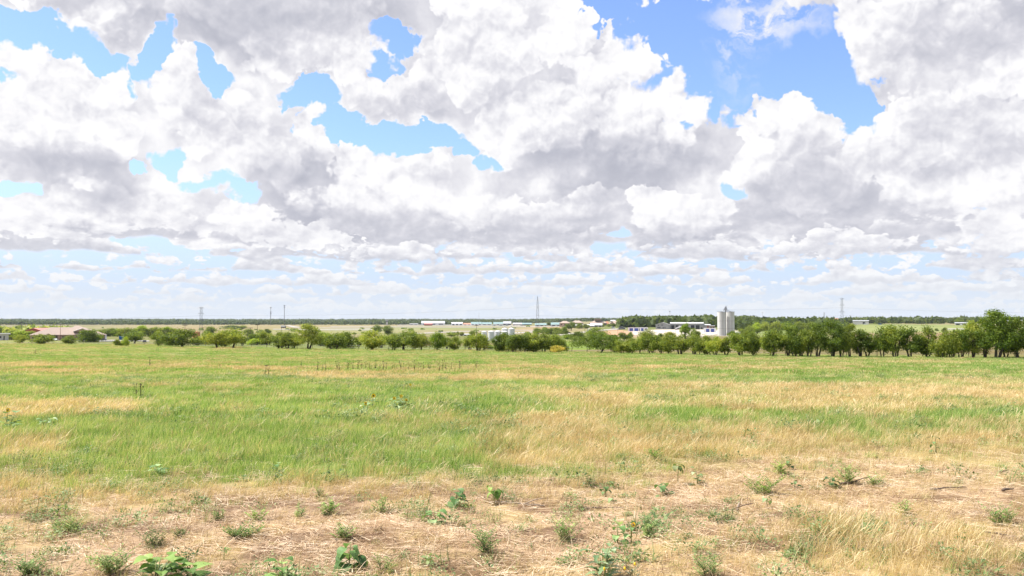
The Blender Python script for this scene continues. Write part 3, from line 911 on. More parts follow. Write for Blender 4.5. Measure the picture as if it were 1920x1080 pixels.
def build_grass():
    r = np.random.default_rng(11)
    # four sizes of tuft: single clumps close by, wider sheaves of grass farther off
    sizes = [(.13, 46, 1.0, 5), (.34, 120, 1.9, 4), (.95, 190, 4.2, 3), (2.4, 260, 10.0, 3)]
    gs, ds, pick = [], [], []
    for (rad, n, w, cnt) in sizes:
        pick.append((len(gs), cnt))
        for _ in range(cnt):
            gs.append(source('g', [blades(n, rad, (.06, .20), .0046 * w, .48, 1.7, r, segs=3 if w < 3 else 2)], M['grass_green']))
            ds.append(source('d', [blades(int(n * .62), rad, (.07, .22), .0038 * w, .62, 1.6, r, segs=3 if w < 3 else 2),
                                   blades(int(n * .20), rad, (.13, .28), .0042 * w, .8, 1.5, r, head=True, segs=4 if w < 3 else 3)], M['grass_dry']))
    layers = [(4.3, 9, 70, 0), (9, 17, 58, 0), (17, 26, 12, 1), (26, 48, 8, 1), (48, 80, 1.5, 2), (80, 140, 1.2, 2), (140, 420, .17, 3)]
    GX, GY, GS, GI = [], [], [], []; DX, DY, DS, DI = [], [], [], []
    for (y0, y1, den, lod) in layers:
        X, Y = scatter(y0, y1, den, r)
        keep = Y < row_distance(X / Y) * (1.02 if lod < 3 else 1.03)
        X, Y = X[keep], Y[keep]
        px, py = project(X, Y, tz(X, Y))
        s = straw_strength(px, py, X, Y)
        b = dirt_mask(px, py, X, Y)
        live = r.random(len(X)) > b * .55
        dry = r.random(len(X)) < (.09 + .82 * s * s * (3 - 2 * s))
        hgt = (0.72 + .5 * r.random(len(X))) * (0.75 + .55 * fbm(N1, X * .25, Y * .25, 2)) * (1 - .5 * b)
        hgt = hgt * np.interp(Y, [5, 9, 14, 60, 140], [.60, .78, .88, .82, .80])
        g = live & ~dry; d = live & dry
        hd = hgt * (1 + .45 * np.exp(-(((px - 1640) / 230) ** 2 + ((py - 1030) / 60) ** 2)) * 1.15)
        i0, cnt = pick[lod]
        GX.append(X[g]); GY.append(Y[g]); GS.append(hgt[g]); GI.append(i0 + r.integers(0, cnt, g.sum()))
        DX.append(X[d]); DY.append(Y[d]); DS.append(hd[d]); DI.append(i0 + r.integers(0, cnt, d.sum()))
    cat = np.concatenate
    GX, GY, GS, GI = map(cat, (GX, GY, GS, GI)); DX, DY, DS, DI = map(cat, (DX, DY, DS, DI))
    field('green_grass', 'fresh green grass bending in the wind across the field', gs, GX, GY, GI, GS, r, tilt=.08)
    field('dry_grass', 'pale straw coloured dry grass standing in bands and clumps', ds, DX, DY, DI, DS, r, tilt=.08)
    # ---- cut straw lying on the bare strip
    ls = [source('l', [blades(46, .22, (.05, .22), .0042, .3, 1.0, r, flat=True, segs=1), blades(5, .2, (.04, .13), .004, .9, 1.3, r, segs=2)], M['litter']) for _ in range(5)]
    X, Y = scatter(4.3, 17, 62, r)
    px, py = project(X, Y, tz(X, Y))
    b = dirt_mask(px, py, X, Y)
    keep = r.random(len(X)) < .30 + .7 * b
    keep &= r.random(len(X)) < smooth(.36, .56, fbm(N4, X * .9, Y * 1.5, 3)) * .75 + .30
    X, Y = X[keep], Y[keep]
    field('straw_litter', 'cut straw and dead stalks scattered on the bare reddish soil', ls, X, Y, r.integers(0, 5, len(X)), .8 + .5 * r.random(len(X)), r, tilt=.05)
    # ---- low leafy ground cover between
    hs_ = [source('h', [forb(nn, r, hh, sp, sz), blades(16, sp, (.04, .15), .0045, .6, 1.6, r)], M['herb']) for (nn, hh, sp, sz) in ((90, .09, .16, .020), (140, .11, .2, .018), (60, .07, .12, .026), (110, .13, .15, .016), (50, .06, .22, .022))]
    X, Y = scatter(4.3, 20, 14, r)
    px, py = project(X, Y, tz(X, Y))
    p = smooth(.42, .58, fbm(N1, X * .55 + 31, Y * .7, 3)) * (0.40 + .60 * smooth(880, 1000, py))
    keep = r.random(len(X)) < p
    X, Y = X[keep], Y[keep]
    X2, Y2 = scatter(9.5, 48, 3.4, r)
    k2 = r.random(len(X2)) < smooth(.44, .60, fbm(N2, X2 * .35 + 7, Y2 * .45, 3)) * (1 - .6 * straw_strength(*project(X2, Y2, tz(X2, Y2)), X2, Y2))
    sc2 = (1.1 + 1.1 * r.random(len(X2)))[k2]
    sc = np.concatenate([.6 + .8 * r.random(len(X)), sc2])
    X, Y = np.concatenate([X, X2[k2]]), np.concatenate([Y, Y2[k2]])
    o = field('ground_weeds', 'low leafy green weeds creeping through the cut straw', hs_, X, Y, r.integers(0, 5, len(X)), sc, r)
    o['category'] = 'weeds'


build_grass()
# ------------------------------------------------------------------ trees
def leaf_quads(centres, radii, n, size, r, up=0.25, shell=2.0):
    """leaf-sized diamonds spread through clumps"""
    k = len(centres)
    w = radii ** 2; w = w / w.sum()
    ci = r.choice(k, n, p=w)
    d = r.normal(size=(n, 3)); d /= np.linalg.norm(d, axis=1)[:, None]
    rad = radii[ci] * r.random(n) ** (1 / shell)
    c = centres[ci] + d * rad[:, None] * np.array([1, 1, .8])
    nrm = d * .6 + r.normal(size=(n, 3)) * .7 + np.array([0, 0, up]); nrm /= np.linalg.norm(nrm, axis=1)[:, None]
    a = np.cross(nrm, r.normal(size=(n, 3))); a /= np.linalg.norm(a, axis=1)[:, None] + 1e-9
    b = np.cross(nrm, a)
    L = size * (0.6 + 0.9 * r.random(n))[:, None]
    V = np.stack([c - a * L, c + b * L * .55, c + a * L, c - b * L * .55], 1)
    Q = np.arange(n * 4).reshape(n, 4)
    return V.reshape(-1, 3), Q


KINDS = {  # nominal width and height, crown bottom, clumps, leaves, stems, clump size
    'round': (5.2, 4.6, .14, 34, 5200, 1, .18), 'multi': (4.8, 4.6, .10, 32, 5000, 3, .18), 'bush': (4.6, 3.4, .0, 28, 4600, 4, .20),
    'tall': (6.0, 7.4, .08, 52, 7600, 2, .145), 'oak': (9.0, 4.6, .22, 60, 9000, 1, .12), 'poplar': (2.4, 5.0, .06, 24, 3200, 1, .26), 'slim': (3.0, 5.2, .08, 24, 3200, 2, .20),
}


def tree_proto(kind, seed):
    W, H, lo, nc, nl, stems, cs = KINDS[kind]
    r = np.random.default_rng(seed)
    c = []
    lob = r.random(3) * 6.28
    while len(c) < nc:
        p = r.random(3) * 2 - 1
        q = np.linalg.norm(p)
        if q > 1 or q < .30: continue
        z = p[2]
        if kind == 'oak': wz = 1.0
        elif kind == 'bush': wz = 1.0 - .35 * max(z, 0)
        elif kind == 'poplar': wz = 1 - .5 * max(z, 0)
        else: wz = 1.0 - .25 * abs(z)
        ang = math.atan2(p[1], p[0])
        lum = 1 + .16 * math.sin(2 * ang + lob[0]) + .12 * math.sin(3 * ang + lob[1])
        c.append([p[0] * W * .57 * (1 - cs) * wz * lum, p[1] * W * .57 * (1 - cs) * wz * lum, H * (lo + (1 - lo) * (.5 + .5 * z * .88))])
    if kind == 'tall':
        for _ in range(9):
            a = r.random() * 6.28; q = r.random() * .4
            c.append([W * .5 * q * math.cos(a), W * .5 * q * math.sin(a), H * (.86 + .12 * r.random())])
    c = np.array(c)
    rad = W * cs * (0.60 + .65 * r.random(len(c)))
    # a thin veil of leaf between the clumps, and stray sprigs outside them
    V1, Q1 = leaf_quads(c, rad, int(nl * .82), .125, r)
    V2, Q2 = leaf_quads(c, rad * 1.45, int(nl * .18), .12, r, shell=6.0)
    crown = np_mesh(kind + '_crown', np.concatenate([V1, V2]), np.concatenate([Q1, Q2 + len(V1)]))
    crown.materials.append(M['crown'])
    mb = MB()
    for s in range(stems):
        a = 6.28 * s / stems + r.random()
        bx, by = (.10 * stems * math.cos(a), .10 * stems * math.sin(a)) if stems > 1 else (0, 0)
        lean = r.normal() * .06 + (.10 if kind == 'oak' else 0)
        r0 = H * (.040 if stems == 1 else .026)
        th = H * (lo + .26)
        p = [(bx, by, -.25)]
        for t in (.12, .5, 1.0):
            p.append((bx + (math.cos(a) * .35 * stems * .5 * t + lean * t * H + r.normal() * .04), by + math.sin(a) * .35 * stems * .5 * t + r.normal() * .04, th * t))
        mb.tube(p, [r0 * 1.5, r0 * 1.1, r0 * .9, r0 * .65], 7)
        tip = p[-1]
        for l in range(4 if stems == 1 else 2):
            q = c[r.integers(len(c))]
            m_ = [(tip[i] * .5 + q[i] * .5) + (0.0 if i < 2 else H * .04) for i in range(3)]
            mb.tube([tip, m_, tuple(q)], [r0 * .55, r0 * .38, r0 * .14], 5)
    trunk = mb.mesh(kind + '_trunk', True)
    trunk.materials.append(M['bark'])
    return crown, trunk, W, H


PROTOS = {}
for kd in KINDS:
    PROTOS[kd] = [tree_proto(kd, 100 + 17 * i + len(kd) * 3) for i in range(4 if kd in ('multi', 'round') else 3)]
_tcount = 0
NAMES = {'round': 'round_tree', 'multi': 'hedgerow_tree', 'bush': 'bush', 'tall': 'tall_tree', 'oak': 'spreading_oak', 'poplar': 'poplar_tree', 'slim': 'slender_tree'}
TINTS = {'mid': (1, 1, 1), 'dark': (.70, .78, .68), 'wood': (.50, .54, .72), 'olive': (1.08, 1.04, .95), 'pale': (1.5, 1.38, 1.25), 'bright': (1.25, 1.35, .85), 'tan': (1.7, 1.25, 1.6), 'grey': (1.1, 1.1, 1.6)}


def tree(kind, px, base, top, width, tint, label, group=None, depth=None, cat=None):
    """a tree of its own: trunk and crown under one root standing on the ground"""
    global _tcount
    _tcount += 1
    x, y, z = at(px, base) if depth is None else at_depth(px, depth)
    s = mpp(y)
    crown, trunk, W, H = PROTOS[kind][_tcount % len(PROTOS[kind])]
    fx = 1.2 * width * s / W; fz = max(base - top, 2) * s / H if depth is None else (top * s) / H
    rr = random.Random(_tcount * 7 + 1)
    t = empty(NAMES[kind], (x, y, z - .05), rr.random() * 6.28 if kind != 'oak' else 0)
    c = link_mesh('crown', crown, None, t); k = link_mesh('trunk', trunk, None, t)
    for o in (c, k): o.scale = (fx, fx, fz)
    tt = TINTS[tint]; j = .88 + .24 * rr.random()
    c.color = (tt[0] * j, tt[1] * j, tt[2] * j, 1)
    tag(t, label, cat or ('bush' if kind == 'bush' else 'tree'), group)
    return t


ROWG = 'trees in the row along the far edge of the field'


def build_row():
    T = lambda *a: tree(*a, group=ROWG)
    T('round', 37, 645, 628, 20, 'olive', 'small lollipop tree with a bare thin trunk near the white shed')
    T('bush', 79, 645, 626, 34, 'pale', 'pale scrubby olive bush in front of the left end of the brick hall')
    T('multi', 131, 645.5, 629, 26, 'mid', 'low ragged tree before the brick hall, between light pole and dark bush')
    T('bush', 160, 642, 621, 30, 'dark', 'dark bush hiding the brick hall, lower left half of a pair')
    T('bush', 172, 642, 617, 30, 'dark', 'tall dark rounded bush covering the right gable of the brick hall')
    T('bush', 219, 649, 636, 14, 'olive', 'tiny upright bush just left of the blue container')
    T('bush', 234, 649, 633, 16, 'bright', 'narrow bright green bush standing in front of the blue container')
    T('round', 252, 644, 621, 34, 'dark', 'dark round tree to the right of the blue container')
    T('round', 297, 650, 622, 28, 'mid', 'small tree on a thin trunk left of the white trailers')
    T('bush', 326, 649, 629, 30, 'mid', 'low green bush under the white trailers')
    T('round', 341, 651, 618, 54, 'mid', 'wide round tree with a short trunk directly left of the rusty tank')
    T('bush', 367, 648, 632, 26, 'mid', 'low bush below the rusty tank, between the wide round tree and the dark bush')
    T('bush', 388, 646, 624, 32, 'dark', 'dark bush to the right of the rusty tank at the foot of the lattice pylon')
    T('round', 406, 652, 618, 46, 'olive', 'first of three joined round trees right of the leftmost pylon')
    T('multi', 419, 651, 621, 36, 'mid', 'middle one of three joined round trees right of the leftmost pylon')
    T('round', 437, 652, 616, 42, 'mid', 'last of three joined round trees right of the leftmost pylon, with a dark lower crown')
    T('multi', 454, 648, 629, 18, 'olive', 'small thin tree tucked against the right side of the three joined trees')
    T('multi', 503, 647, 620, 36, 'olive', 'olive tree standing below the thinner of the two phone masts')
    T('multi', 526, 653.5, 623, 40, 'mid', 'tree with two leaning trunks below the taller phone mast')
    T('multi', 539, 654, 622, 32, 'mid', 'tree with dark trunks right of the twin leaning trunks below the taller phone mast')
    T('multi', 550, 653.5, 624, 28, 'olive', 'yellowish tree touching the left side of the tallest left tree')
    T('tall', 578, 655, 609, 46, 'olive', 'tallest tree of the left half of the row, its top above the runway')
    T('bush', 603, 649, 633, 26, 'dark', 'low dark bush in the gap right of the tallest left tree')
    T('bush', 626, 655, 625, 40, 'mid', 'broad bush reaching the ground, left half of a joined pair')
    T('bush', 652, 654, 625, 32, 'olive', 'broad bush reaching the ground, right half of a joined pair')
    T('slim', 672, 650, 630, 16, 'dark', 'slight dark tree between the joined bushes and the round tree with twin trunks')
    T('round', 698, 656.5, 621, 50, 'olive', 'round golden-green tree on twin trunks in front of two distant dark trees')
    T('multi', 715, 652, 628, 26, 'mid', 'thin tree behind the right shoulder of the round golden-green tree')
    T('multi', 738, 657, 625, 32, 'olive', 'yellow-green tree at the left edge of the large many-trunked clump')
    T('round', 757, 657.5, 618, 54, 'mid', 'large leafy tree with several dark trunks near the middle of the left row')
    T('multi', 776, 655, 623, 28, 'mid', 'leafy tree leaning on the right side of the large many-trunked tree')
    T('round', 790, 657.5, 625, 34, 'olive', 'round tree on one thick trunk left of the open-crowned tree')
    T('round', 820, 657.5, 624, 32, 'bright', 'open-crowned bright tree on a thin straight trunk')
    T('slim', 838, 654, 633, 20, 'mid', 'small slender tree between the open-crowned tree and the low round tree')
    T('round', 853, 657.5, 632, 28, 'olive', 'low round tree on a short dark trunk below the white shed roofs')
    T('multi', 881, 656, 628, 30, 'olive', 'reddish olive tree left of the white tanks')
    T('multi', 896, 658, 626, 36, 'olive', 'olive tree in front of the leftmost white tank')
    T('slim', 907, 657, 634, 16, 'tan', 'thin brownish tree at the right end of the left row below the white tanks')
    ordn = ['first', 'second', 'third', 'fourth', 'fifth', 'sixth', 'seventh', 'eighth', 'ninth', 'tenth', 'eleventh', 'twelfth', 'thirteenth', 'fourteenth', 'fifteenth', 'sixteenth']
    clump = [(934, 660, 629, 26, 'dark'), (948, 660, 627, 32, 'mid'), (964, 660.5, 626, 36, 'mid'), (983, 660.5, 626, 36, 'dark'), (1002, 660.5, 625, 38, 'mid'), (1020, 660.5, 625, 36, 'mid'), (1036, 660.5, 626, 34, 'dark'), (1051, 659, 637, 26, 'dark')]
    for i, (p, b, t, w, ti) in enumerate(clump):
        T('bush' if i in (1, 3, 7) else 'multi', p, b, t, w, ti, '%s tree from the left in the dense dark clump under the tall central pylon' % ordn[i])
    T('bush', 1045, 661.5, 647, 24, 'tan', 'low dry tan bush in front of the right end of the dense dark clump')
    T('oak', 1127, 662, 628, 84, 'dark', 'wide spreading oak alone beside the green gap in the row')
    seg = [(1153, 662.5, 641, 26, 'dark'), (1166, 663, 636, 28, 'mid'), (1183, 663, 634, 28, 'mid'), (1200, 663.5, 631, 32, 'mid'), (1221, 663.5, 627, 38, 'olive'), (1240, 663.5, 632, 24, 'mid'), (1253, 664, 630, 28, 'olive'),
           (1275, 664, 628, 38, 'mid'), (1301, 664.5, 627, 32, 'mid'), (1312, 665, 632, 20, 'mid'), (1324, 665, 629, 30, 'olive')]
    for i, (p, b, t, w, ti) in enumerate(seg):
        T('multi' if i % 3 else 'round', p, b, t, w, ti, '%s tree to the right of the spreading oak in the unbroken row' % ordn[i])
    T('multi', 1342, 666, 630, 32, 'pale', 'pale olive tree with bare twigs directly under the left grain silo')
    T('slim', 1361, 666, 633, 24, 'olive', 'smaller olive tree directly under the right grain silo')
    T('multi', 1389, 667, 620, 40, 'mid', 'full green tree first to the right below the silos')
    T('round', 1412, 667, 623, 32, 'mid', 'round tree with a thin dark trunk second to the right below the silos')
    T('bush', 1400, 658, 624, 30, 'dark', 'dark shrub behind the two green trees right of the silos')
    T('round', 1450, 668, 619, 44, 'olive', 'light green tree with gaps in its crown, left of the tall dark mass')
    seg2 = [('tall', 1477, 668, 611, 42, 'dark', 'very dark tree that opens the tall mass left of the right-hand pylon'), ('multi', 1491, 668.5, 613, 36, 'dark', 'dark leaning tree second in the tall mass left of the right-hand pylon'),
            ('multi', 1503, 668.5, 622, 30, 'mid', 'lower lit tree third in the tall mass left of the right-hand pylon'), ('multi', 1517, 669, 615, 34, 'mid', 'tree with several thin trunks fourth in the tall mass'),
            ('tall', 1533, 669, 608, 42, 'dark', 'tall dark tree fifth in the mass, below the leaning crane'), ('tall', 1562, 669.5, 603, 48, 'dark', 'tallest dark tree of the mass, in front of the right-hand pylon'),
            ('multi', 1577, 669.5, 611, 32, 'mid', 'tree right of the pylon foot with a sunlit crown'), ('tall', 1594, 669.5, 609, 30, 'olive', 'yellow-green tree with an open crown that ends the tall mass'),
            ('slim', 1614, 669.5, 611, 30, 'dark', 'slender pointed dark tree alone in the gap below the grey barn'), ('slim', 1627, 669, 625, 28, 'grey', 'low greyish tree leaning in the gap right of the slender dark one')]
    for s in seg2: T(*s)
    seg3 = [(1655, 669.5, 612, 36, 'dark', 'first'), (1680, 670, 608, 44, 'mid', 'second'), (1708, 670, 610, 44, 'dark', 'third'), (1738, 670, 613, 38, 'mid', 'fourth')]
    for (p, b, t, w, ti, o_) in seg3:
        T('multi', p, b, t, w, ti, '%s of four like trees in front of the far green meadow' % o_)
    T('bush', 1769, 671, 626, 34, 'olive', 'brownish low tree with foliage down to the ground, right of the four like trees')
    T('multi', 1784, 671, 620, 40, 'olive', 'reddish green tree just left of the tallest trees at right')
    T('multi', 1802, 671, 607, 38, 'dark', 'dark tree on paired trunks leading up to the tallest trees at right')
    T('tall', 1824, 671, 604, 42, 'mid', 'tree with two thin dark trunks beside the tallest trees at right')
    T('tall', 1846, 671, 597, 48, 'dark', 'broad dark tree forming the left shoulder of the tallest crown')
    T('tall', 1870, 671.5, 584, 66, 'dark', 'tallest tree in the picture, its ragged crown rising into the sky at right')
    T('multi', 1886, 671, 606, 40, 'mid', 'lower tree against the right flank of the tallest tree')
    T('tall', 1908, 671.5, 596, 50, 'dark', 'dark tree on a thin pole-like trunk at the right edge of the picture')
    T('tall', 1940, 672, 598, 50, 'dark', 'dark tree half cut off by the right edge of the picture')


MIDG = 'scattered trees beyond the row'


def build_mid():
    T = lambda *a: tree(*a, group=MIDG)
    # left: around the sheds and the brick hall
    T('bush', 22, 637, 620, 26, 'mid', 'leafy bush directly right of the white shed')
    T('bush', 42, 637, 620, 34, 'bright', 'bright leafy bush between the white shed and the red barn')
    T('bush', 57, 637, 622, 22, 'mid', 'bush under the near corner of the red barn')
    lefts = [(196, 617), (207, 615), (221, 618), (236, 614), (250, 616), (264, 612), (280, 615), (296, 613), (312, 614), (326, 616)]
    o_ = ['first', 'second', 'third', 'fourth', 'fifth', 'sixth', 'seventh', 'eighth', 'ninth', 'tenth']
    for i, (p, t) in enumerate(lefts):
        T('bush', p, 631, t, 24, ['olive', 'mid', 'bright'][i % 3], '%s tree from the left in the low belt behind the car park and blue container' % o_[i])
    T('bush', 395, 627, 612, 22, 'mid', 'bush on the tan slope behind the three joined trees')
    T('bush', 432, 617, 610.5, 34, 'grey', 'greyish thicket on the tan slope right of the leftmost pylon')
    T('bush', 454, 617, 610, 14, 'mid', 'small dark bush on the tan slope left of the two utility poles')
    T('round', 465, 632, 617, 20, 'grey', 'grey-green round tree left of the darker utility pole')
    T('round', 489, 629, 617, 14, 'grey', 'small round tree right of the tall utility pole')
    T('round', 501, 627, 617, 11, 'dark', 'smallest dark round tree on the slope below the thinner phone mast')
    T('bush', 475, 642, 625, 26, 'dark', 'dark bush at the foot of the tall utility pole')
    T('bush', 484, 647, 636, 44, 'bright', 'low bright hedge in front of the tall utility pole')
    T('bush', 605, 640, 622, 30, 'bright', 'bright bush behind the gap right of the tallest left tree')
    T('bush', 640, 641, 624, 30, 'mid', 'mid green bush seen over the joined pair of broad bushes')
    T('round', 707, 626, 609, 18, 'dark', 'left one of two dark far trees above the golden-green round tree')
    T('round', 727, 630, 611, 20, 'dark', 'right one of two dark far trees above the golden-green round tree')
    for i, (p, b, t, w) in enumerate([(846, 632, 623, 18), (858, 630, 622, 8), (866, 630, 622, 8), (885, 632, 620, 12), (900, 633, 622, 10)]):
        T('round', p, b, t, w, 'mid', '%s of the small trees behind the white shed roofs and tanks' % o_[i])
    T('bush', 914, 655, 645, 26, 'bright', 'bright low bush in the gap under the white tanks')
    # centre: along the road below the town
    for i, p in enumerate([1009, 1022, 1034, 1046, 1057]):
        T('bush', p, 627, 615 - i * .4, 18, ['dark', 'grey'][i % 2], '%s bush from the left in the hedge between the tall pylon and the road' % o_[i])
    T('round', 1032, 611, 604.5, 14, 'dark', 'small round tree in front of the teal roofed hangars right of the tall pylon')
    T('round', 1071, 620, 602.5, 17, 'dark', 'dark tree in front of the tan hip roofed houses')
    for i, (p, w) in enumerate([(1088, 16), (1099, 12), (1118, 12), (1128, 10), (1142, 9), (1150, 9)]):
        T('bush', p, 616 if i < 2 else 612.5, 607, w, 'mid', '%s shrub from the left below the long white roofs' % o_[i])
    T('bush', 1082, 637.5, 623, 28, 'dark', 'dark rounded bush beside the road left of the spreading oak')
    T('bush', 1064, 636, 626, 20, 'bright', 'bright bush on the verge left of the dark rounded bush')
    T('round', 1118, 639, 615, 40, 'dark', 'dark broad tree rising behind the spreading oak')
    T('bush', 1140, 637, 628, 26, 'bright', 'light green shrub below the orange bank, right of the dark broad tree')
    T('bush', 1152, 636, 627, 14, 'mid', 'small shrub at the foot of the orange bank')
    T('round', 1170, 640, 622, 20, 'dark', 'dark round tree below the blue and white containers')
    T('round', 1182, 638, 623, 12, 'dark', 'small dark tree touching the right of the dark round tree below the containers')
    T('round', 1214, 640, 618, 28, 'mid', 'bushy tree at the right end of the long blue and white container')
    T('round', 1238, 638, 625, 12, 'dark', 'little dark tree against the pale yard')
    T('bush', 1256, 641, 623.5, 26, 'olive', 'olive bush at the near edge of the pale yard')
    T('poplar', 1285, 637, 603, 15, 'bright', 'bright narrow poplar in front of the long warehouse')
    T('round', 1302, 638, 616, 20, 'dark', 'dark round tree to the right of the poplar')
    T('round', 1374, 636, 621, 18, 'dark', 'dark small tree at the foot of the right grain silo')
    T('round', 1402, 632, 610, 24, 'mid', 'tree beside the white truck to the right of the silos')
    for i, (p, t, w) in enumerate([(1420, 606, 22), (1436, 604, 26), (1456, 604, 28), (1478, 603, 26), (1500, 604, 26), (1520, 603, 24)]):
        T('round', p, 626, t, w, ['bright', 'mid', 'mid'][i % 3], '%s tree from the left in the belt behind the tall dark mass' % o_[i])
    T('bush', 1756, 621, 615.5, 7, 'dark', 'tiny lone bush on the far green meadow')
    T('bush', 1771, 627, 615, 10, 'dark', 'dark sprig-like tree at the left end of the pale track on the meadow')
    T('round', 1799, 609, 596, 14, 'dark', 'round dark tree on the skyline above the grey sheds at right')
    T('round', 1819, 609, 600, 10, 'dark', 'smaller dark tree on the skyline right of the grey sheds')


def far_wood(name, label, px0, px1, Y0, Y1, n, h, w, tint, seed, skew=None):
    """a distant wood that reads as one mass: many crowns of leaf clumps"""
    r = np.random.default_rng(seed)
    px = px0 + (px1 - px0) * r.random(n); Y = Y0 + (Y1 - Y0) * r.random(n)
    X = (px - 960) / FPX * Y
    if skew is not None: Y = Y + skew(px); X = (px - 960) / FPX * Y
    Z = tz(X, Y)
    hh = h * (.65 + .6 * r.random(n)); ww = w * (.6 + .8 * r.random(n))
    m = 34
    d = r.normal(size=(n, m, 3)); d /= np.linalg.norm(d, axis=2)[..., None]
    rad = (.55 + .45 * r.random((n, m)))[..., None]
    c = np.stack([X, Y, Z + hh * .5], -1)[:, None, :] + d * rad * np.stack([ww * .5, ww * .5, hh * .52], -1)[:, None, :]
    nrm = d * .9 + r.normal(size=(n, m, 3)) * .45; nrm /= np.linalg.norm(nrm, axis=2)[..., None]
    a = np.cross(nrm, r.normal(size=(n, m, 3))); a /= np.linalg.norm(a, axis=2)[..., None] + 1e-9
    b = np.cross(nrm, a)
    L = (ww * .22)[:, None, None] * (.7 + .6 * r.random((n, m, 1)))
    V = np.stack([c - a * L, c + b * L * .7, c + a * L, c - b * L * .7], 2).reshape(-1, 3)
    me = np_mesh(name, V, np.arange(n * m * 4).reshape(-1, 4))
    o = link_mesh(name, me, M['crown'])
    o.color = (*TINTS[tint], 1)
    tag(o, label, 'woods', kind='stuff')


build_row()
build_mid()
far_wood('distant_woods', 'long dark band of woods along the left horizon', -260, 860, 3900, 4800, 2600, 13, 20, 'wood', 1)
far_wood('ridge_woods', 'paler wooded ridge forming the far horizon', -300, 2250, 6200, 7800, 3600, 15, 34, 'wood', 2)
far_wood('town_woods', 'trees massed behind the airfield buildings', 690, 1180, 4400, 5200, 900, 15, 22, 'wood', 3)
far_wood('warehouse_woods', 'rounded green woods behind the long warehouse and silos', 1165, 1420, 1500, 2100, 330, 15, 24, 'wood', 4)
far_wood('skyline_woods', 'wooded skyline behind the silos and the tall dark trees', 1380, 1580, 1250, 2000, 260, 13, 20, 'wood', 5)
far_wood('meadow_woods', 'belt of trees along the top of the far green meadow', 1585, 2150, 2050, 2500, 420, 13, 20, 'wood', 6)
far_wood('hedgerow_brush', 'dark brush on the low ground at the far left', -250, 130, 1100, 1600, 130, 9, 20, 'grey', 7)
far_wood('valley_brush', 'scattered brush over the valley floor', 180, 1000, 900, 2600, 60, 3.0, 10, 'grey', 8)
# ------------------------------------------------------------------ buildings, towers, vehicles
M['wall_tan'] = simple('tan_brick_wall', (.42, .29, .21), 0.9, 0.15, 1.2)
M['wall_pale'] = simple('pale_wall', (.55, .53, .50), 0.85, 0.12, 0.6)
M['wall_grey'] = simple('grey_metal_wall', (.36, .345, .335), 0.7, 0.12, 0.5, streak=True)
M['wall_white'] = simple('white_painted_metal', (.74, .74, .74), 0.5, 0.08, 0.5, streak=True)
M['wall_brown'] = simple('brown_stone_wall', (.30, .215, .155), 0.9, 0.15, 1.0)
M['roof_brown'] = simple('brown_shingle_roof', (.43, .335, .275), 0.95, 0.18, 1.6)
M['roof_red'] = simple('faded_red_metal_roof', (.62, .24, .20), 0.6, 0.15, 0.5)
M['wall_red'] = simple('red_metal_wall', (.36, .085, .060), 0.7, 0.15, 0.5, streak=True)
M['roof_white'] = simple('white_metal_roof', (.68, .67, .665), 0.5, 0.06, 0.4)
M['roof_teal'] = simple('teal_metal_roof', (.25, .36, .35), 0.6, 0.15, 0.2)
M['roof_grey'] = simple('grey_metal_roof', (.45, .46, .47), 0.6, 0.12, 0.2)
M['roof_orange'] = simple('orange_tile_roof', (.55, .26, .17), 0.9, 0.15, 0.5)
M['trim'] = simple('pale_trim', (.66, .60, .54), 0.8, 0.06, 1.0)
M['dark'] = simple('dark_opening', (.030, .030, .034), 0.8, 0.1, 1.0)
M['glass'] = simple('window_glass', (.045, .055, .065), 0.15, 0.1, 1.0, spec=0.6)
M['blue'] = simple('blue_painted_steel', (.060, .090, .30), 0.5, 0.12, 0.8)
M['bright_blue'] = simple('bright_blue_steel', (.02, .13, .42), 0.5, 0.12, 0.8)
M['concrete'] = simple('weathered_concrete', (.53, .525, .50), 0.95, 0.16, 0.25, streak=True)
M['seam'] = simple('darker_concrete', (.30, .30, .285), 0.95, 0.15, 0.5)
M['steel'] = simple('galvanised_steel', (.33, .335, .34), 0.55, 0.10, 1.0, metal=0.3)
M['mast'] = simple('weathered_mast_steel', (.17, .175, .18), 0.6, 0.10, 1.0)
M['pole'] = simple('creosoted_pole', (.085, .068, .058), 0.9, 0.2, 2.0)
M['redpole'] = simple('reddish_light_pole', (.16, .085, .075), 0.8, 0.15, 2.0)
M['tank'] = simple('white_tank_paint', (.58, .575, .585), 0.55, 0.08, 0.5, streak=True)
M['rust'] = simple('rusty_tank', (.43, .20, .105), 0.85, 0.22, 0.7)
M['rubber'] = simple('tyre_rubber', (.02, .02, .02), 0.9, 0.1, 2)
M['car_dark'] = simple('dark_car_paint', (.035, .037, .042), 0.25, 0.05, 1, spec=.6)
M['car_red'] = simple('maroon_car_paint', (.10, .02, .02), 0.25, 0.05, 1, spec=.6)
M['car_white'] = simple('white_car_paint', (.74, .74, .74), 0.3, 0.05, 1, spec=.5)
M['car_grey'] = simple('grey_car_paint', (.17, .175, .18), 0.3, 0.05, 1, spec=.5)
M['wire'] = simple('power_cable', (.12, .12, .13), 0.6, 0.05, 1)
M['road'] = simple('pale_road', (.36, .325, .28), 0.95, 0.12, 0.05)
M['runway'] = simple('pale_concrete_runway', (.38, .36, .325), 0.95, 0.12, 0.02)
M['yard'] = simple('pale_crushed_stone_yard', (.52, .45, .375), 0.95, 0.16, 0.04)
M['orange_soil'] = simple('orange_soil_bank', (.43, .255, .145), 0.95, 0.2, 0.06)


def site(name, px, base, label, cat, group=None, depth=None, turn=0.0):
    x, y, z = at(px, base) if depth is None else at_depth(px, depth)
    o = empty(name, (x, y, z), -math.atan2(x, y) + R(turn))
    tag(o, label, cat, group)
    return o, mpp(y)


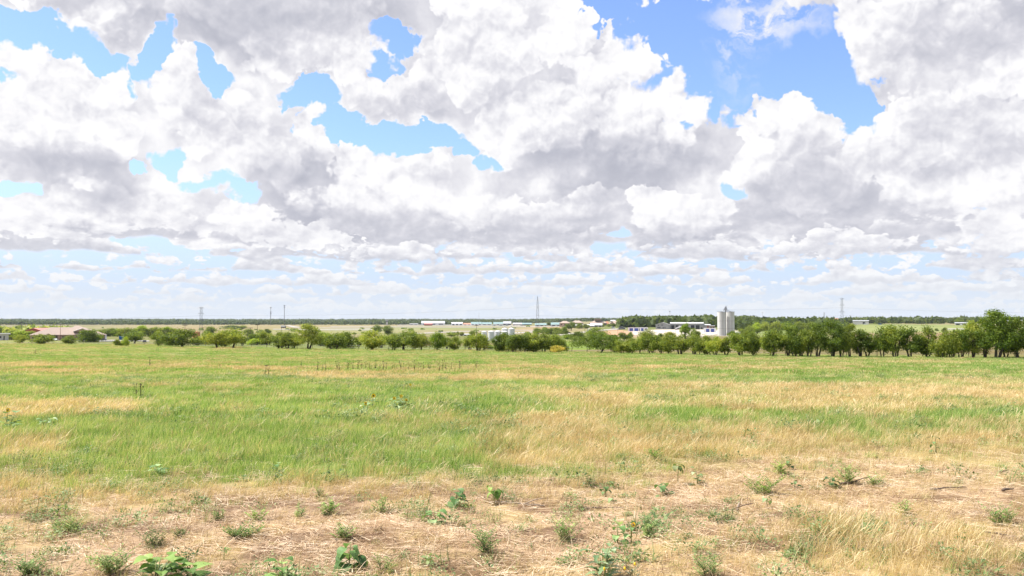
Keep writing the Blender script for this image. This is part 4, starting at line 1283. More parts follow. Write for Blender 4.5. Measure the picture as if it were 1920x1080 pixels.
def drape(name, outline, mat, lift=.12, label=None, cat=None, n=14):
    """a thin sheet (road, yard, runway) laid over the ground; outline given as two photo-pixel edges"""
    far_, near_ = outline
    V = []; Q = []
    fa = np.array(far_, float); na = np.array(near_, float)
    ts = np.linspace(0, 1, 28)

    def walk(a, t):
        d = np.linspace(0, 1, len(a))
        return np.interp(t, d, a[:, 0]), np.interp(t, d, a[:, 1])
    for t in ts:
        p0 = at(*walk(fa, t)); p1 = at(*walk(na, t))
        for j in range(n + 1):
            u = j / n
            # even steps in inverse distance keep the sheet on the ground
            y = 1 / ((1 - u) / p0[1] + u / p1[1])
            f = (y - p0[1]) / (p1[1] - p0[1] + 1e-9)
            x = p0[0] + (p1[0] - p0[0]) * f
            V.append((x, y, float(tz(x, y)) + lift))
    for i in range(len(ts) - 1):
        for j in range(n):
            a = i * (n + 1) + j
            Q.append((a, a + n + 1, a + n + 2, a + 1))
    me = np_mesh(name, np.array(V), np.array(Q))
    o = link_mesh(name, me, mat)
    tag(o, label, cat or name.replace('_', ' '), kind='structure')


def gable(name, px, base, wpx, hpx, dpx, roof, wall, label, cat='building', ridge=.32, group=None, depth=None, turn=0.0, doors=0, door_mat='dark', over=.4, along=True, overhang_roof=None):
    """simple long building: walls, pitched roof, door openings"""
    o, s = site(name, px, base, label, cat, group, depth, turn)
    w, h, d = wpx * s, hpx * s, dpx * s
    hw = h * (1 - ridge)
    b = MB(); b.box(-w / 2, w / 2, 0, d, -.5, hw)
    if along:
        b.prism_x([(0, hw), (d, hw), (d / 2, h - .05)], -w / 2, w / 2)
    else:
        b.prism_y([(-w / 2, hw), (w / 2, hw), (0, h - .05)], 0, d)
    b.build('wall', wall, o)
    rb = MB(); t = .22
    if along:
        rb.prism_x([(-over, hw - .02), (d / 2, h), (d / 2, h + t), (-over, hw + t)], -w / 2 - over, w / 2 + over)
        rb.prism_x([(d / 2, h), (d + over, hw - .02), (d + over, hw + t), (d / 2, h + t)], -w / 2 - over, w / 2 + over)
    else:
        rb.prism_y([(-w / 2 - over, hw - .02), (0, h), (0, h + t), (-w / 2 - over, hw + t)], -over, d + over)
        rb.prism_y([(0, h), (w / 2 + over, hw - .02), (w / 2 + over, hw + t), (0, h + t)], -over, d + over)
    rb.build('roof', roof, o)
    for k in range(doors):
        cx = -w / 2 + w * (k + .5) / doors; dw = w / doors * .30
        MB().box(cx - dw, cx + dw, -.12, .02, 0, hw * .72).build('door', M[door_mat], o)
    return o, s, w, h, d


def hip_house(name, px, base, wpx, hpx, label, roof='roof_brown', wall='wall_tan', depth=None, group=None, eave=.5, turn=0.0, win=3, ridge=.35, cat='house'):
    o, s = site(name, px, base, label, cat, group, depth, turn)
    w, h = wpx * s, hpx * s; d = w * .6
    he = h * eave
    MB().box(-w / 2, w / 2, 0, d, -.5, he).build('wall', M[wall], o)
    MB().hip(-w / 2, w / 2, 0, d, he + .05, h, -w * ridge / 2, w * ridge / 2, over=.6).build('roof', M[roof], o)
    for k in range(win):
        cx = -w / 2 + w * (k + .5) / win
        MB().box(cx - w * .05, cx + w * .05, -.10, .02, he * .35, he * .78).build('window', M['glass'], o)
    return o, s


def build_houses():
    # white flat-roofed shed at the left edge
    o, s = site('shed', 1, 638, 'small white flat-roofed shed at the left edge of the picture', 'shed')
    w, h = 26 * s, 13 * s
    MB().box(-w / 2, w / 2, 0, w * .6, -.3, h * .84).build('wall', M['wall_pale'], o)
    MB().box(-w / 2 - .8, w / 2 + 1.2, -.9, w * .6 + .6, h * .85, h).build('roof', M['roof_white'], o)
    MB().box(w * .18, w * .26, -.08, .03, 0, h * .6).build('door', M['glass'], o)
    MB().box(-w * .1, w * .05, -.08, .03, h * .3, h * .62).build('window', M['glass'], o)
    # red barn
    o, s, w, h, d = gable('barn', 62, 632, 30, 16.5, 62, M['roof_red'], M['wall_red'], 'low red barn with a faded red roof behind the brick hall', 'barn', ridge=.26, turn=-38, along=False)
    MB().box(w * -.1, w * .12, -.12, .02, 0, h * .5).build('door', M['dark'], o)
    # brick hall with hipped roofs
    o, s = site('hall', 128, 638, 'long brick hall with brown hipped roofs and a pale gable, left of the picture', 'hall')
    X = lambda p: (p - 128) * s
    Z = lambda p: (638 - p) * s
    ez = Z(627.6)
    MB().box(X(65), X(192), 0, 13, -.5, ez).build('wall', M['wall_tan'], o)
    r = MB().hip(X(63), X(150), -1, 14, ez, Z(613.8), X(97), X(142)); r.build('roof', M['roof_brown'], o)
    r = MB().hip(X(112), X(193), -3.5, 17, ez + .06, Z(610.8), X(140), X(145)); r.build('roof', M['roof_brown'], o)
    g = MB().prism_y([(X(137), Z(621.6)), (X(163), Z(621.6)), (X(151), Z(615.8))], -3.2, 4).build('gable', M['wall_brown'], o)
    b = MB(); b.prism_y([(X(136), Z(621.8)), (X(151), Z(616)), (X(151), Z(615.2)), (X(135.5), Z(621))], -3.7, 4.5)
    b.prism_y([(X(151), Z(616)), (X(164), Z(621.8)), (X(164.5), Z(621)), (X(151), Z(615.2))], -3.7, 4.5); b.build('trim', M['trim'], g)
    g = MB().prism_y([(X(146), ez), (X(176), ez), (X(161), Z(622.6))], -5.2, 3).build('gable', M['wall_tan'], o)
    b = MB(); b.prism_y([(X(145), ez - .1), (X(161), Z(622.8)), (X(161), Z(622)), (X(144.5), ez + .5)], -5.8, 3.4)
    b.prism_y([(X(161), Z(622.8)), (X(177), ez - .1), (X(177.5), ez + .5), (X(161), Z(622))], -5.8, 3.4); b.build('trim', M['trim'], g)
    g = MB(); g.prism_y([(X(91), Z(628)), (X(99), Z(628)), (X(95), Z(625.6))], -3, .5); g.box(X(92), X(98), -2.6, -.02, -.3, Z(628)); gg = g.build('porch', M['wall_tan'], o)
    MB().prism_y([(X(91), Z(628)), (X(95), Z(625.6)), (X(99), Z(628)), (X(99.6), Z(627.4)), (X(95), Z(624.8)), (X(90.4), Z(627.4))], -3.3, -2.7).build('gable_edge', M['roof_brown'], gg)
    MB().box(X(100), X(110), -.15, .02, 0, Z(629)).build('garage_opening', M['dark'], o)
    for a, c in ((68, 71), (75, 78), (83, 86), (118, 121), (126, 129), (134, 137), (183, 187)):
        MB().box(X(a), X(c), -.15, .02, ez * .35, ez * .75).build('window', M['glass'], o)
    MB().box(X(190.5), X(193.2), -1.2, -.06, -.3, ez).build('corner_column', M['wall_white'], o)
    # twin silos and the elevator between
    for px, w_, lab, tur in ((1352.6, 14.6, 'tall round concrete grain silo, left one of the pair', 0), (1369.4, 15.2, 'tall round concrete grain silo, right one of the pair', 0)):
        o, s = site('grain_silo', px, 627.5, lab, 'silo', 'pair of concrete grain silos', depth=880 if px < 1360 else 884)
        z0 = EYE - (627.5 - 601) * s - float(o.location.z); h = (627.5 - 585.4) * s + z0
        r_ = w_ * s / 2
        MB().cyl(0, 0, -2, h, r_, n=40, cap=False).build('body', M['concrete'], o, True)
        for zz in (.30, .62):
            MB().lathe(0, 0, [(r_ - .02, h * zz), (r_ + .05, h * zz), (r_ + .05, h * zz + .22), (r_ - .02, h * zz + .22)], 40).build('band', M['seam'], o)
        b = MB().lathe(0, 0, [(r_ - .1, h), (r_ + .03, h), (r_ + .03, h + .25), (0.2, h + .6)], 40); b.build('roof', M['seam'], o)
        b = MB()
        for k in range(22):
            a = k * 6.283 / 22; b.bar((r_ * math.cos(a), r_ * math.sin(a), h + .2), (r_ * math.cos(a), r_ * math.sin(a), h + 1.2), .05)
        b.lathe(0, 0, [(r_ - .05, h + 1.15), (r_ + .05, h + 1.15), (r_ + .05, h + 1.25), (r_ - .05, h + 1.25)], 40)
        b.build('railing', M['steel'], o)
        b = MB(); lx = r_ * .38
        b.tube([(lx, -math.sqrt(r_ * r_ - lx * lx) - .15, 0), (lx, -math.sqrt(r_ * r_ - lx * lx) - .15, h)], .22, 6); b.build('ladder_cage', M['seam'], o)
    o, s = site('grain_elevator', 1361, 627.5, 'steel grain elevator with spouts standing between and above the two silos', 'elevator', depth=890)
    z0 = EYE - (627.5 - 601) * s - float(o.location.z); Hh = lambda p: (627.5 - p) * s + z0
    MB().box(-.75, .75, -.75, .75, -1, Hh(580)).build('leg', M['seam'], o)
    b = MB(); b.box(-1.5, 1.3, -1.2, 1.2, Hh(581), Hh(577.5)); b.box(-.9, .9, -.9, .9, Hh(577.5), Hh(574.8)); b.box(-2.6, -1.5, -.8, .8, Hh(581.5), Hh(580.4)); b.build('head_house', M['steel'], o)
    b = MB(); b.bar((-.5, 0, Hh(580)), (-4.2, 0, Hh(585)), .2); b.bar((.5, 0, Hh(580)), (5.2, 0, Hh(585)), .2); b.bar((.3, .3, Hh(578)), (2.2, .5, Hh(585)), .16); b.build('spout', M['steel'], o)
    b = MB(); b.bar((-.2, 0, Hh(575)), (-.2, 0, Hh(572.6)), .09); b.bar((.5, 0, Hh(575)), (.5, 0, Hh(573.6)), .09); b.build('mast', M['steel'], o)
    # long warehouse
    o, s = site('warehouse', 1274, 617.4, 'long grey metal warehouse with white roof and dark dock doors, left of the silos', 'warehouse')
    X = lambda p: (p - 1274) * s
    Z = lambda p: (617.4 - p) * s
    b = MB(); b.box(X(1230), X(1256), 0, 30, -1, Z(609)); b.prism_y([(X(1230), Z(609)), (X(1256), Z(609)), (X(1243), Z(604.6))], 0, 30)
    b.box(X(1256.05), X(1318), 4, 29, -1, Z(606.6)); b.box(X(1318.05), X(1331), 5, 26, -1, Z(609.6)); b.build('wall', M['wall_grey'], o)
    b = MB(); b.prism_y([(X(1229.4), Z(609.1)), (X(1243), Z(604.5)), (X(1243), Z(604.1)), (X(1229.4), Z(608.6))], -.6, 30.6); b.prism_y([(X(1243), Z(604.5)), (X(1256.6), Z(609.1)), (X(1256.6), Z(608.6)), (X(1243), Z(604.1))], -.6, 30.6)
    b.build('roof', M['roof_white'], o)
    MB().prism_x([(3.2, Z(606.7)), (16, Z(604.9)), (30, Z(606.7)), (30, Z(606.2)), (16, Z(604.4)), (3.2, Z(606.2))], X(1256.7), X(1318.6)).build('roof', M['roof_white'], o)
    MB().prism_x([(4.2, Z(609.7)), (27, Z(608.4)), (27, Z(608.0)), (4.2, Z(609.2))], X(1318.7), X(1331.6)).build('roof', M['roof_white'], o)
    for a, c in ((1259, 1264.6), (1267, 1272.5), (1275, 1280), (1295, 1301.5), (1304, 1311)):
        MB().box(X(a), X(c), 3.85, 4.02, 0, Z(609.8)).build('dock_door', M['dark'], o)
    for a, c, t, bt in ((1234, 1236.5, 609.2, 610.6), (1240, 1244, 608.8, 610.3), (1233, 1239, 613, 615.2), (1243, 1245, 613.4, 616), (1246.5, 1248, 613, 616)):
        MB().box(X(a), X(c), -.15, .02, Z(bt), Z(t)).build('window', M['glass'], o)
    MB().box(X(1314), X(1316), 3.85, 4.02, 0, Z(613.5)).build('door', M['dark'], o)
    MB().box(X(1325), X(1327.5), 4.85, 5.02, 0, Z(611)).build('door', M['wall_red'], o)
    # small pink annex beside it
    o, s, w, h, d = gable('shed', 1335.5, 617.6, 9, 7, 8, M['roof_grey'], M['wall_tan'], 'small tan shed with flat roof between the warehouse and the left silo', 'shed', ridge=.06, doors=2)
    # containers with blue doors
    for px, b_, w_, h_, lab, dd in ((1196, 621.5, 37, 7.2, 'long white container block with blue roll doors on the pale yard', ((1180.5, 1187), (1189.5, 1197), (1202, 1206.5))), (1331, 623.5, 23, 8, 'shorter white container block with blue roll doors at the foot of the silos', ((1324, 1330), (1333, 1339)))):
        o, s = site('storage_container', px, b_, lab, 'container', 'white containers with blue doors')
        w, h = w_ * s, h_ * s
        MB().box(-w / 2, w / 2, 0, 5, -.4, h).build('body', M['wall_white'], o)
        MB().box(-w / 2 - .15, w / 2 + .15, -.2, 5.2, h + .003, h + .25).build('roof', M['roof_white'], o)
        for a, c in dd:
            MB().box((a - px) * s, (c - px) * s, -.12, .02, .1 * h, h * .84).build('roll_door', M['blue'], o)
        if w_ > 30:
            MB().box((1208.5 - px) * s, (1213 - px) * s, -.1, .02, h * .45, h * .8).build('window', M['glass'], o)
            MB().box((1198.6 - px) * s, (1199.6 - px) * s, -.12, .02, 0, h * .8).build('door', M['dark'], o)
    # white liquid tanks
    TG = 'white tanks behind the row'
    for px, w_, top, dep, lab, vent in ((908, 10.5, 622.6, 608, 'leftmost low white tank, partly behind an olive tree', 0), (921, 12.5, 622.2, 600, 'second low white tank from the left, the one seen down to its foot', 0), (933.5, 12.5, 621.8, 604, 'third low white tank from the left', 0),
                                        (946.5, 13, 622.2, 600, 'rightmost low white tank, in front of the two tall ones', 0), (946.5, 12.4, 617.4, 640, 'left one of the two tall cone-roofed white tanks', 1), (959, 12.2, 617.2, 632, 'right one of the two tall cone-roofed white tanks', 1)):
        o, s = site('storage_tank', px, 640, lab, 'tank', TG, depth=dep)
        r_ = w_ * s / 2; h = (601 - top) * s + EYE - float(o.location.z)
        MB().cyl(0, 0, -.5, h, r_, n=32, cap=False).build('body', M['tank'], o, True)
        MB().lathe(0, 0, [(r_ + .12, h), (r_ + .12, h + .12), (r_ * .5, h + (.55 if not vent else .75)), (.15, h + (.75 if not vent else 1.0))], 32).build('roof', M['roof_white'], o, True)
        MB().lathe(0, 0, [(r_ + .02, h * .5), (r_ + .07, h * .5), (r_ + .07, h * .5 + .12), (r_ + .02, h * .5 + .12)], 32).build('band', M['wall_white'], o)
        if vent:
            b = MB().cyl(0, 0, h + .9, h + 2.0, .22, n=8); b.box(-.35, .35, -.35, .35, h + 1.9, h + 2.15); b.build('vent', M['tank'], o)
    o, s = site('storage_tank', 368.5, 645, 'squat rusty orange tank behind the wide round tree at left', 'tank', depth=430)
    r_ = 6.8 * s; h = (601 - 623.6) * s + EYE - float(o.location.z)
    MB().cyl(0, 0, -.5, h, r_, n=32, cap=False).build('body', M['rust'], o, True)
    MB().lathe(0, 0, [(r_ + .1, h), (r_ + .1, h + .1), (.2, h + .7)], 32).build('roof', M['rust'], o, True)
    # airfield: control tower and hangars
    o, s = site('control_tower', 725.5, 609.6, 'pale airfield control tower standing alone on the far left of the hangars', 'tower')
    h = 9.6 * s
    MB().box(-2.2 * s * .7, 2.2 * s * .7, 0, 2.6 * s, -1, h * .68).build('shaft', M['wall_pale'], o)
    MB().box(-2.2 * s, 2.2 * s, -.5 * s, 3.1 * s, h * .68 + .01, h * .9).build('cab', M['glass'], o)
    MB().box(-2.4 * s, 2.4 * s, -.7 * s, 3.3 * s, h * .9 + .01, h).build('roof', M['roof_white'], o)
    HG = 'hangars along the airfield'
    gable('hangar', 812, 609.4, 44, 7.4, 24, M['roof_grey'], M['wall_pale'], 'wide grey-blue hangar behind the small red shed', 'hangar', ridge=.55, group=HG, doors=3)
    gable('shed', 803, 610.4, 15, 4.6, 6, M['roof_red'], M['wall_red'], 'low bright red shed in front of the wide hangar', 'shed', ridge=.4)
    gable('hangar', 776, 609.3, 16, 2.6, 8, M['roof_grey'], M['wall_grey'], 'low dark hangar left of the red shed', 'hangar', ridge=.3, group=HG, doors=2)
    gable('hangar', 857, 609.8, 21, 5.6, 12, M['roof_white'], M['wall_white'], 'white hangar with dark door openings right of the wide grey-blue one', 'hangar', ridge=.4, group=HG, doors=3)
    for i, (px, w_, h_, rf, wl, lab) in enumerate([(876, 14, 4.0, 'roof_orange', 'wall_white', 'small hangar with an orange-tan roof'), (893, 20, 6.0, 'roof_teal', 'wall_white', 'first teal roofed hangar left of the tanks'), (913, 18, 5.4, 'roof_teal', 'wall_pale', 'second teal roofed hangar, behind the low white box'),
                                              (934, 18, 5.8, 'roof_teal', 'wall_pale', 'third teal roofed hangar, beside the dark fronted one'), (951, 15, 7.4, 'roof_grey', 'dark', 'dark fronted hangar with a grey roof above the tall tanks'), (970, 17, 4.6, 'roof_grey', 'wall_brown', 'brown fronted hangar right of the dark fronted one'), (988, 18, 4.4, 'roof_teal', 'dark', 'low teal roofed hangar just left of the tall pylon'),
                                              (1016, 26, 5.2, 'roof_teal', 'wall_pale', 'long teal roofed hangar right of the tall pylon'), (1043, 20, 6.6, 'roof_teal', 'wall_pale', 'pale teal roofed hangar beside the tan houses')]):
        gable('hangar', px, 609.8 if px < 1000 else 611.4, w_, h_, 12, M[rf], M[wl], lab, 'hangar', ridge=.6, group=HG, doors=3 if i % 2 else 2)
    for px, w_, h_, lab in ((927, 8, 3.2, 'white box van body parked in front of the teal hangars'), (939, 9, 3.0, 'white rounded shelter in front of the teal hangars'), (950.5, 6, 2.6, 'smallest white shelter in front of the dark fronted hangar')):
        o, s = site('shelter', px, 611.2, lab, 'shelter', 'white shelters on the airfield apron')
        w, h = w_ * s, h_ * s
        b = MB().prism_y([(-w / 2, -.3), (w / 2, -.3), (w / 2, h * .6), (w * .3, h * .95), (0, h), (-w * .3, h * .95), (-w / 2, h * .6)], 0, 8); b.build('body', M['wall_white'], o)
        MB().box(-w * .2, w * .2, -.12, .02, 0, h * .55).build('door', M['roof_grey'], o)
    # houses and long roofs of the town
    hip_house('house', 1059, 612, 20, 10, 'tan two storey house with a hipped roof, left of the dark tree', 'roof_brown', 'wall_tan', eave=.62)
    hip_house('house', 1082, 610, 24, 9, 'tan hipped roof house behind the longer white roof', 'roof_brown', 'wall_tan', eave=.55)
    o, s = hip_house('lodge', 1121, 610.5, 33, 9.6, 'large brown lodge with a flat raised centre, on the skyline', 'roof_brown', 'wall_brown', eave=.5, win=5, cat='building')
    MB().box(-6 * s, 6 * s, 2 * s, 10 * s, 9.0 * s, 12.6 * s).build('upper_storey', M['wall_brown'], o)
    MB().box(-6.6 * s, 6.6 * s, 1.4 * s, 10.6 * s, 12.6 * s + .01, 13.4 * s).build('parapet', M['roof_brown'], o)
    hip_house('house', 1138, 610, 9, 7.5, 'small house with an orange roof between the brown lodge and the tan gable house', 'roof_orange', 'wall_tan', eave=.4, win=2)
    o, s = hip_house('house', 1155, 611.5, 27, 9.8, 'tan gabled house at the right end of the town', 'roof_brown', 'wall_tan', eave=.42, win=4)
    MB().prism_y([(-12 * s, 4.2 * s), (-1.5 * s, 4.2 * s), (-7 * s, 8.6 * s)], -1.2 * s, 2 * s).build('gable', M['wall_tan'], o)
    gable('building', 1151, 608, 12, 7.8, 10, M['roof_white'], M['wall_pale'], 'white roofed building showing above the tan gabled house', 'building', ridge=.2, doors=2)
    gable('shed', 1096, 613.6, 36, 5.6, 20, M['roof_white'], M['wall_grey'], 'long white roofed shed below the tan houses', 'shed', ridge=.55, doors=4)
    gable('shed', 1118, 613, 22, 6.4, 18, M['roof_white'], M['wall_grey'], 'shorter white roofed shed right of the long one', 'shed', ridge=.5, doors=3)
    # right: barn on the skyline, brick structure, grey sheds
    o, s, w, h, d = gable('barn', 1614, 608.2, 28, 7.6, 16, M['roof_grey'], M['wall_pale'], 'pale grey metal barn with one dark door at the top of the meadow', 'barn', ridge=.15)
    MB().box(w * .12, w * .26, -.15, .02, 0, h * .6).build('door', M['dark'], o)
    o, s = site('brick_house', 1568.5, 609, 'orange brick house top beside the foot of the right-hand pylon', 'house')
    MB().box(-4.6 * s, 4.6 * s, 0, 8 * s, -1, 9 * s).build('wall', M['roof_orange'], o)
    MB().hip(-4.8 * s, 4.8 * s, -.2 * s, 8.2 * s, 9 * s + .01, 12.4 * s, -2 * s, 2 * s).build('roof', M['roof_orange'], o)
    MB().box(-1.6 * s, .2 * s, -.12, .02, 6 * s, 8 * s).build('window', M['trim'], o)
    gable('shed', 1808, 609.5, 32, 5, 14, M['roof_grey'], M['wall_pale'], 'low grey shed below the round skyline tree at right', 'shed', ridge=.25, doors=3)
    gable('shed', 1902, 608, 26, 8, 14, M['roof_white'], M['wall_tan'], 'white roofed shed showing between the crowns at the right edge', 'shed', ridge=.3, doors=2)
    gable('shed', 1391, 607, 27, 4.6, 12, M['roof_white'], M['wall_grey'], 'long low white roof in the trees right of the silos', 'shed', ridge=.3, depth=1500, doors=3)
    gable('shed', 872, 629.5, 20, 3.2, 10, M['roof_white'], M['wall_white'], 'low white roofs showing among the trees left of the white tanks', 'shed', ridge=.3, doors=3)
    gable('trailer', 321, 640, 15, 9.5, 8, M['roof_white'], M['wall_pale'], 'white trailer behind the low bush, left of the rusty tank', 'trailer', ridge=.08, depth=460, doors=2)
    gable('trailer', 303, 641, 18, 6, 8, M['roof_grey'], M['wall_pale'], 'grey-white trailer behind the small tree on a thin trunk', 'trailer', ridge=.1, depth=470, doors=2)
    # blue container and low white wall
    o, s = site('skip', 228, 637.4, 'bright blue steel container beside the low white wall', 'container')
    w, h = 9 * s, 6 * s
    MB().prism_x([(0, 0), (3, 0), (3.3, h), (-.3, h)], -w / 2, w / 2).build('body', M['bright_blue'], o)
    b = MB()
    for k in range(6): b.box(-w / 2 + w * k / 5 - .06, -w / 2 + w * k / 5 + .06, -.42, -.05, 0, h * .96)
    b.build('rib', M['bright_blue'], o)
    MB().box(-w / 2 - .1, w / 2 + .1, -.45, 3.45, h + .002, h + .15).build('rim', M['bright_blue'], o)
    o, s = site('barrier', 203, 640.5, 'low white wall along the car park between the dark bush and the blue container', 'wall')
    b = MB(); b.box(-16 * s, 14 * s, 0, .3, -.3, 2.0 * s); b.build('wall', M['wall_white'], o)
    b = MB()
    for k in range(9): b.box((-16 + k * 3.7) * s, (-16 + k * 3.7) * s + .35, -.08, .38, -.3, 2.4 * s)
    b.build('pier', M['wall_pale'], o)


# ------------------------------------------------------------------ pylons, masts, poles, wires
def lattice(mb, levels, r, cross=True):
    """four legs through square levels (z, half-width), with crossed braces"""
    C4 = [(-1, -1), (1, -1), (1, 1), (-1, 1)]
    for (z0, a), (z1, b) in zip(levels[:-1], levels[1:]):
        for i in range(4):
            p = C4[i]; q = C4[(i + 1) % 4]
            mb.bar((p[0] * a, p[1] * a, z0), (p[0] * b, p[1] * b, z1), r)
            mb.bar((p[0] * b, p[1] * b, z1), (q[0] * b, q[1] * b, z1), r * .6)
            if cross:
                mb.bar((p[0] * a, p[1] * a, z0), (q[0] * b, q[1] * b, z1), r * .55)
                mb.bar((q[0] * a, q[1] * a, z0), (p[0] * b, p[1] * b, z1), r * .55)


def pylon(px, base, top, wpx, label, depth, style):
    o, s = site('lattice_pylon', px, base, label, 'pylon', 'lattice pylons of the power line', depth=depth)
    z0 = EYE - float(o.location.z)
    h = (601 - top) * s + z0
    w = wpx * s / 2
    r = .12 * s + .10
    if style == 'spire':
        lv = [(0, w), (h * .25, w * .86), (h * .45, w * .74), (h * .60, w * .64), (h * .74, w * .50), (h * .84, w * .40), (h * .92, w * .2), (h, w * .05)]
    else:
        lv = [(0, w), (h * .22, w * .82), (h * .42, w * .66), (h * .58, w * .56), (h * .72, w * .50), (h * .86, w * .48), (h, w * .42)]
    b = MB(); lattice(b, lv, r, True); b.build('tower', M['mast'], o)
    b = MB(); arms = []
    for f, aw in (((.98, 1.2), (.78, 1.35), (.56, 1.5)) if style != 'spire' else ((.66, .62), (.44, .78))):
        z = h * f; a = w * aw
        for sg in (-1, 1):
            b.bar((0, -w * .3, z), (sg * a, 0, z), r * .7); b.bar((0, w * .3, z), (sg * a, 0, z), r * .7); b.bar((0, 0, z + h * .045), (sg * a, 0, z), r * .6)
            arms.append((sg * a, z))
    b.build('cross_arm', M['mast'], o)
    if style != 'spire':
        b = MB()
        for (x, z) in arms:
            b.cyl(x, 0, z - h * .055, z, .18 + .03 * s, n=6)
        b.build('insulator', M['wall_white'], o)
    return o, h


def pole(px, base, top, label, mat='pole', depth=None, arms=1, group='poles and masts in the valley', lamp=False, name='utility_pole', cat='pole', r=None):
    o, s = site(name, px, base, label, cat, group, depth)
    h = (601 - top) * s + EYE - float(o.location.z)
    r = max(.16, .32 * s * .5) if r is None else r
    MB().tube([(0, 0, -.4), (0, 0, h)], [r, r * .7], 8).build('post', M[mat], o, True)
    if lamp:
        b = MB(); b.box(-1.0, 1.0, -.4, .4, h, h + .45); b.build('lamp_head', M['steel'], o)
    else:
        for k in range(arms):
            b = MB(); z = h * .95 - k * h * .09; b.box(-1.5, 1.5, -.14, .14, z, z + .26); b.build('crossbar', M[mat], o)
    return o


def phone_mast(px, top, label, plats):
    o, s = site('phone_mast', px, 606, label, 'mast', 'phone masts on the left horizon', depth=3700)
    h = (601 - top) * s + EYE - float(o.location.z)
    MB().tube([(0, 0, -1), (0, 0, h)], [1.3, .9], 8).build('post', M['mast'], o, True)
    for p in plats:
        z = h - (p - top) * s
        b = MB()
        for k in range(9):
            a = k * 6.283 / 9; rr = 2.0 * s * .62
            b.box(rr * math.cos(a) - .5, rr * math.cos(a) + .5, rr * math.sin(a) - .5, rr * math.sin(a) + .5, z - 1.3 * s * .6, z + 1.3 * s * .5)
        b.cyl(0, 0, z - .4, z + .1, 2.0 * s * .62, n=12)
        b.build('antenna_ring', M['mast'], o)


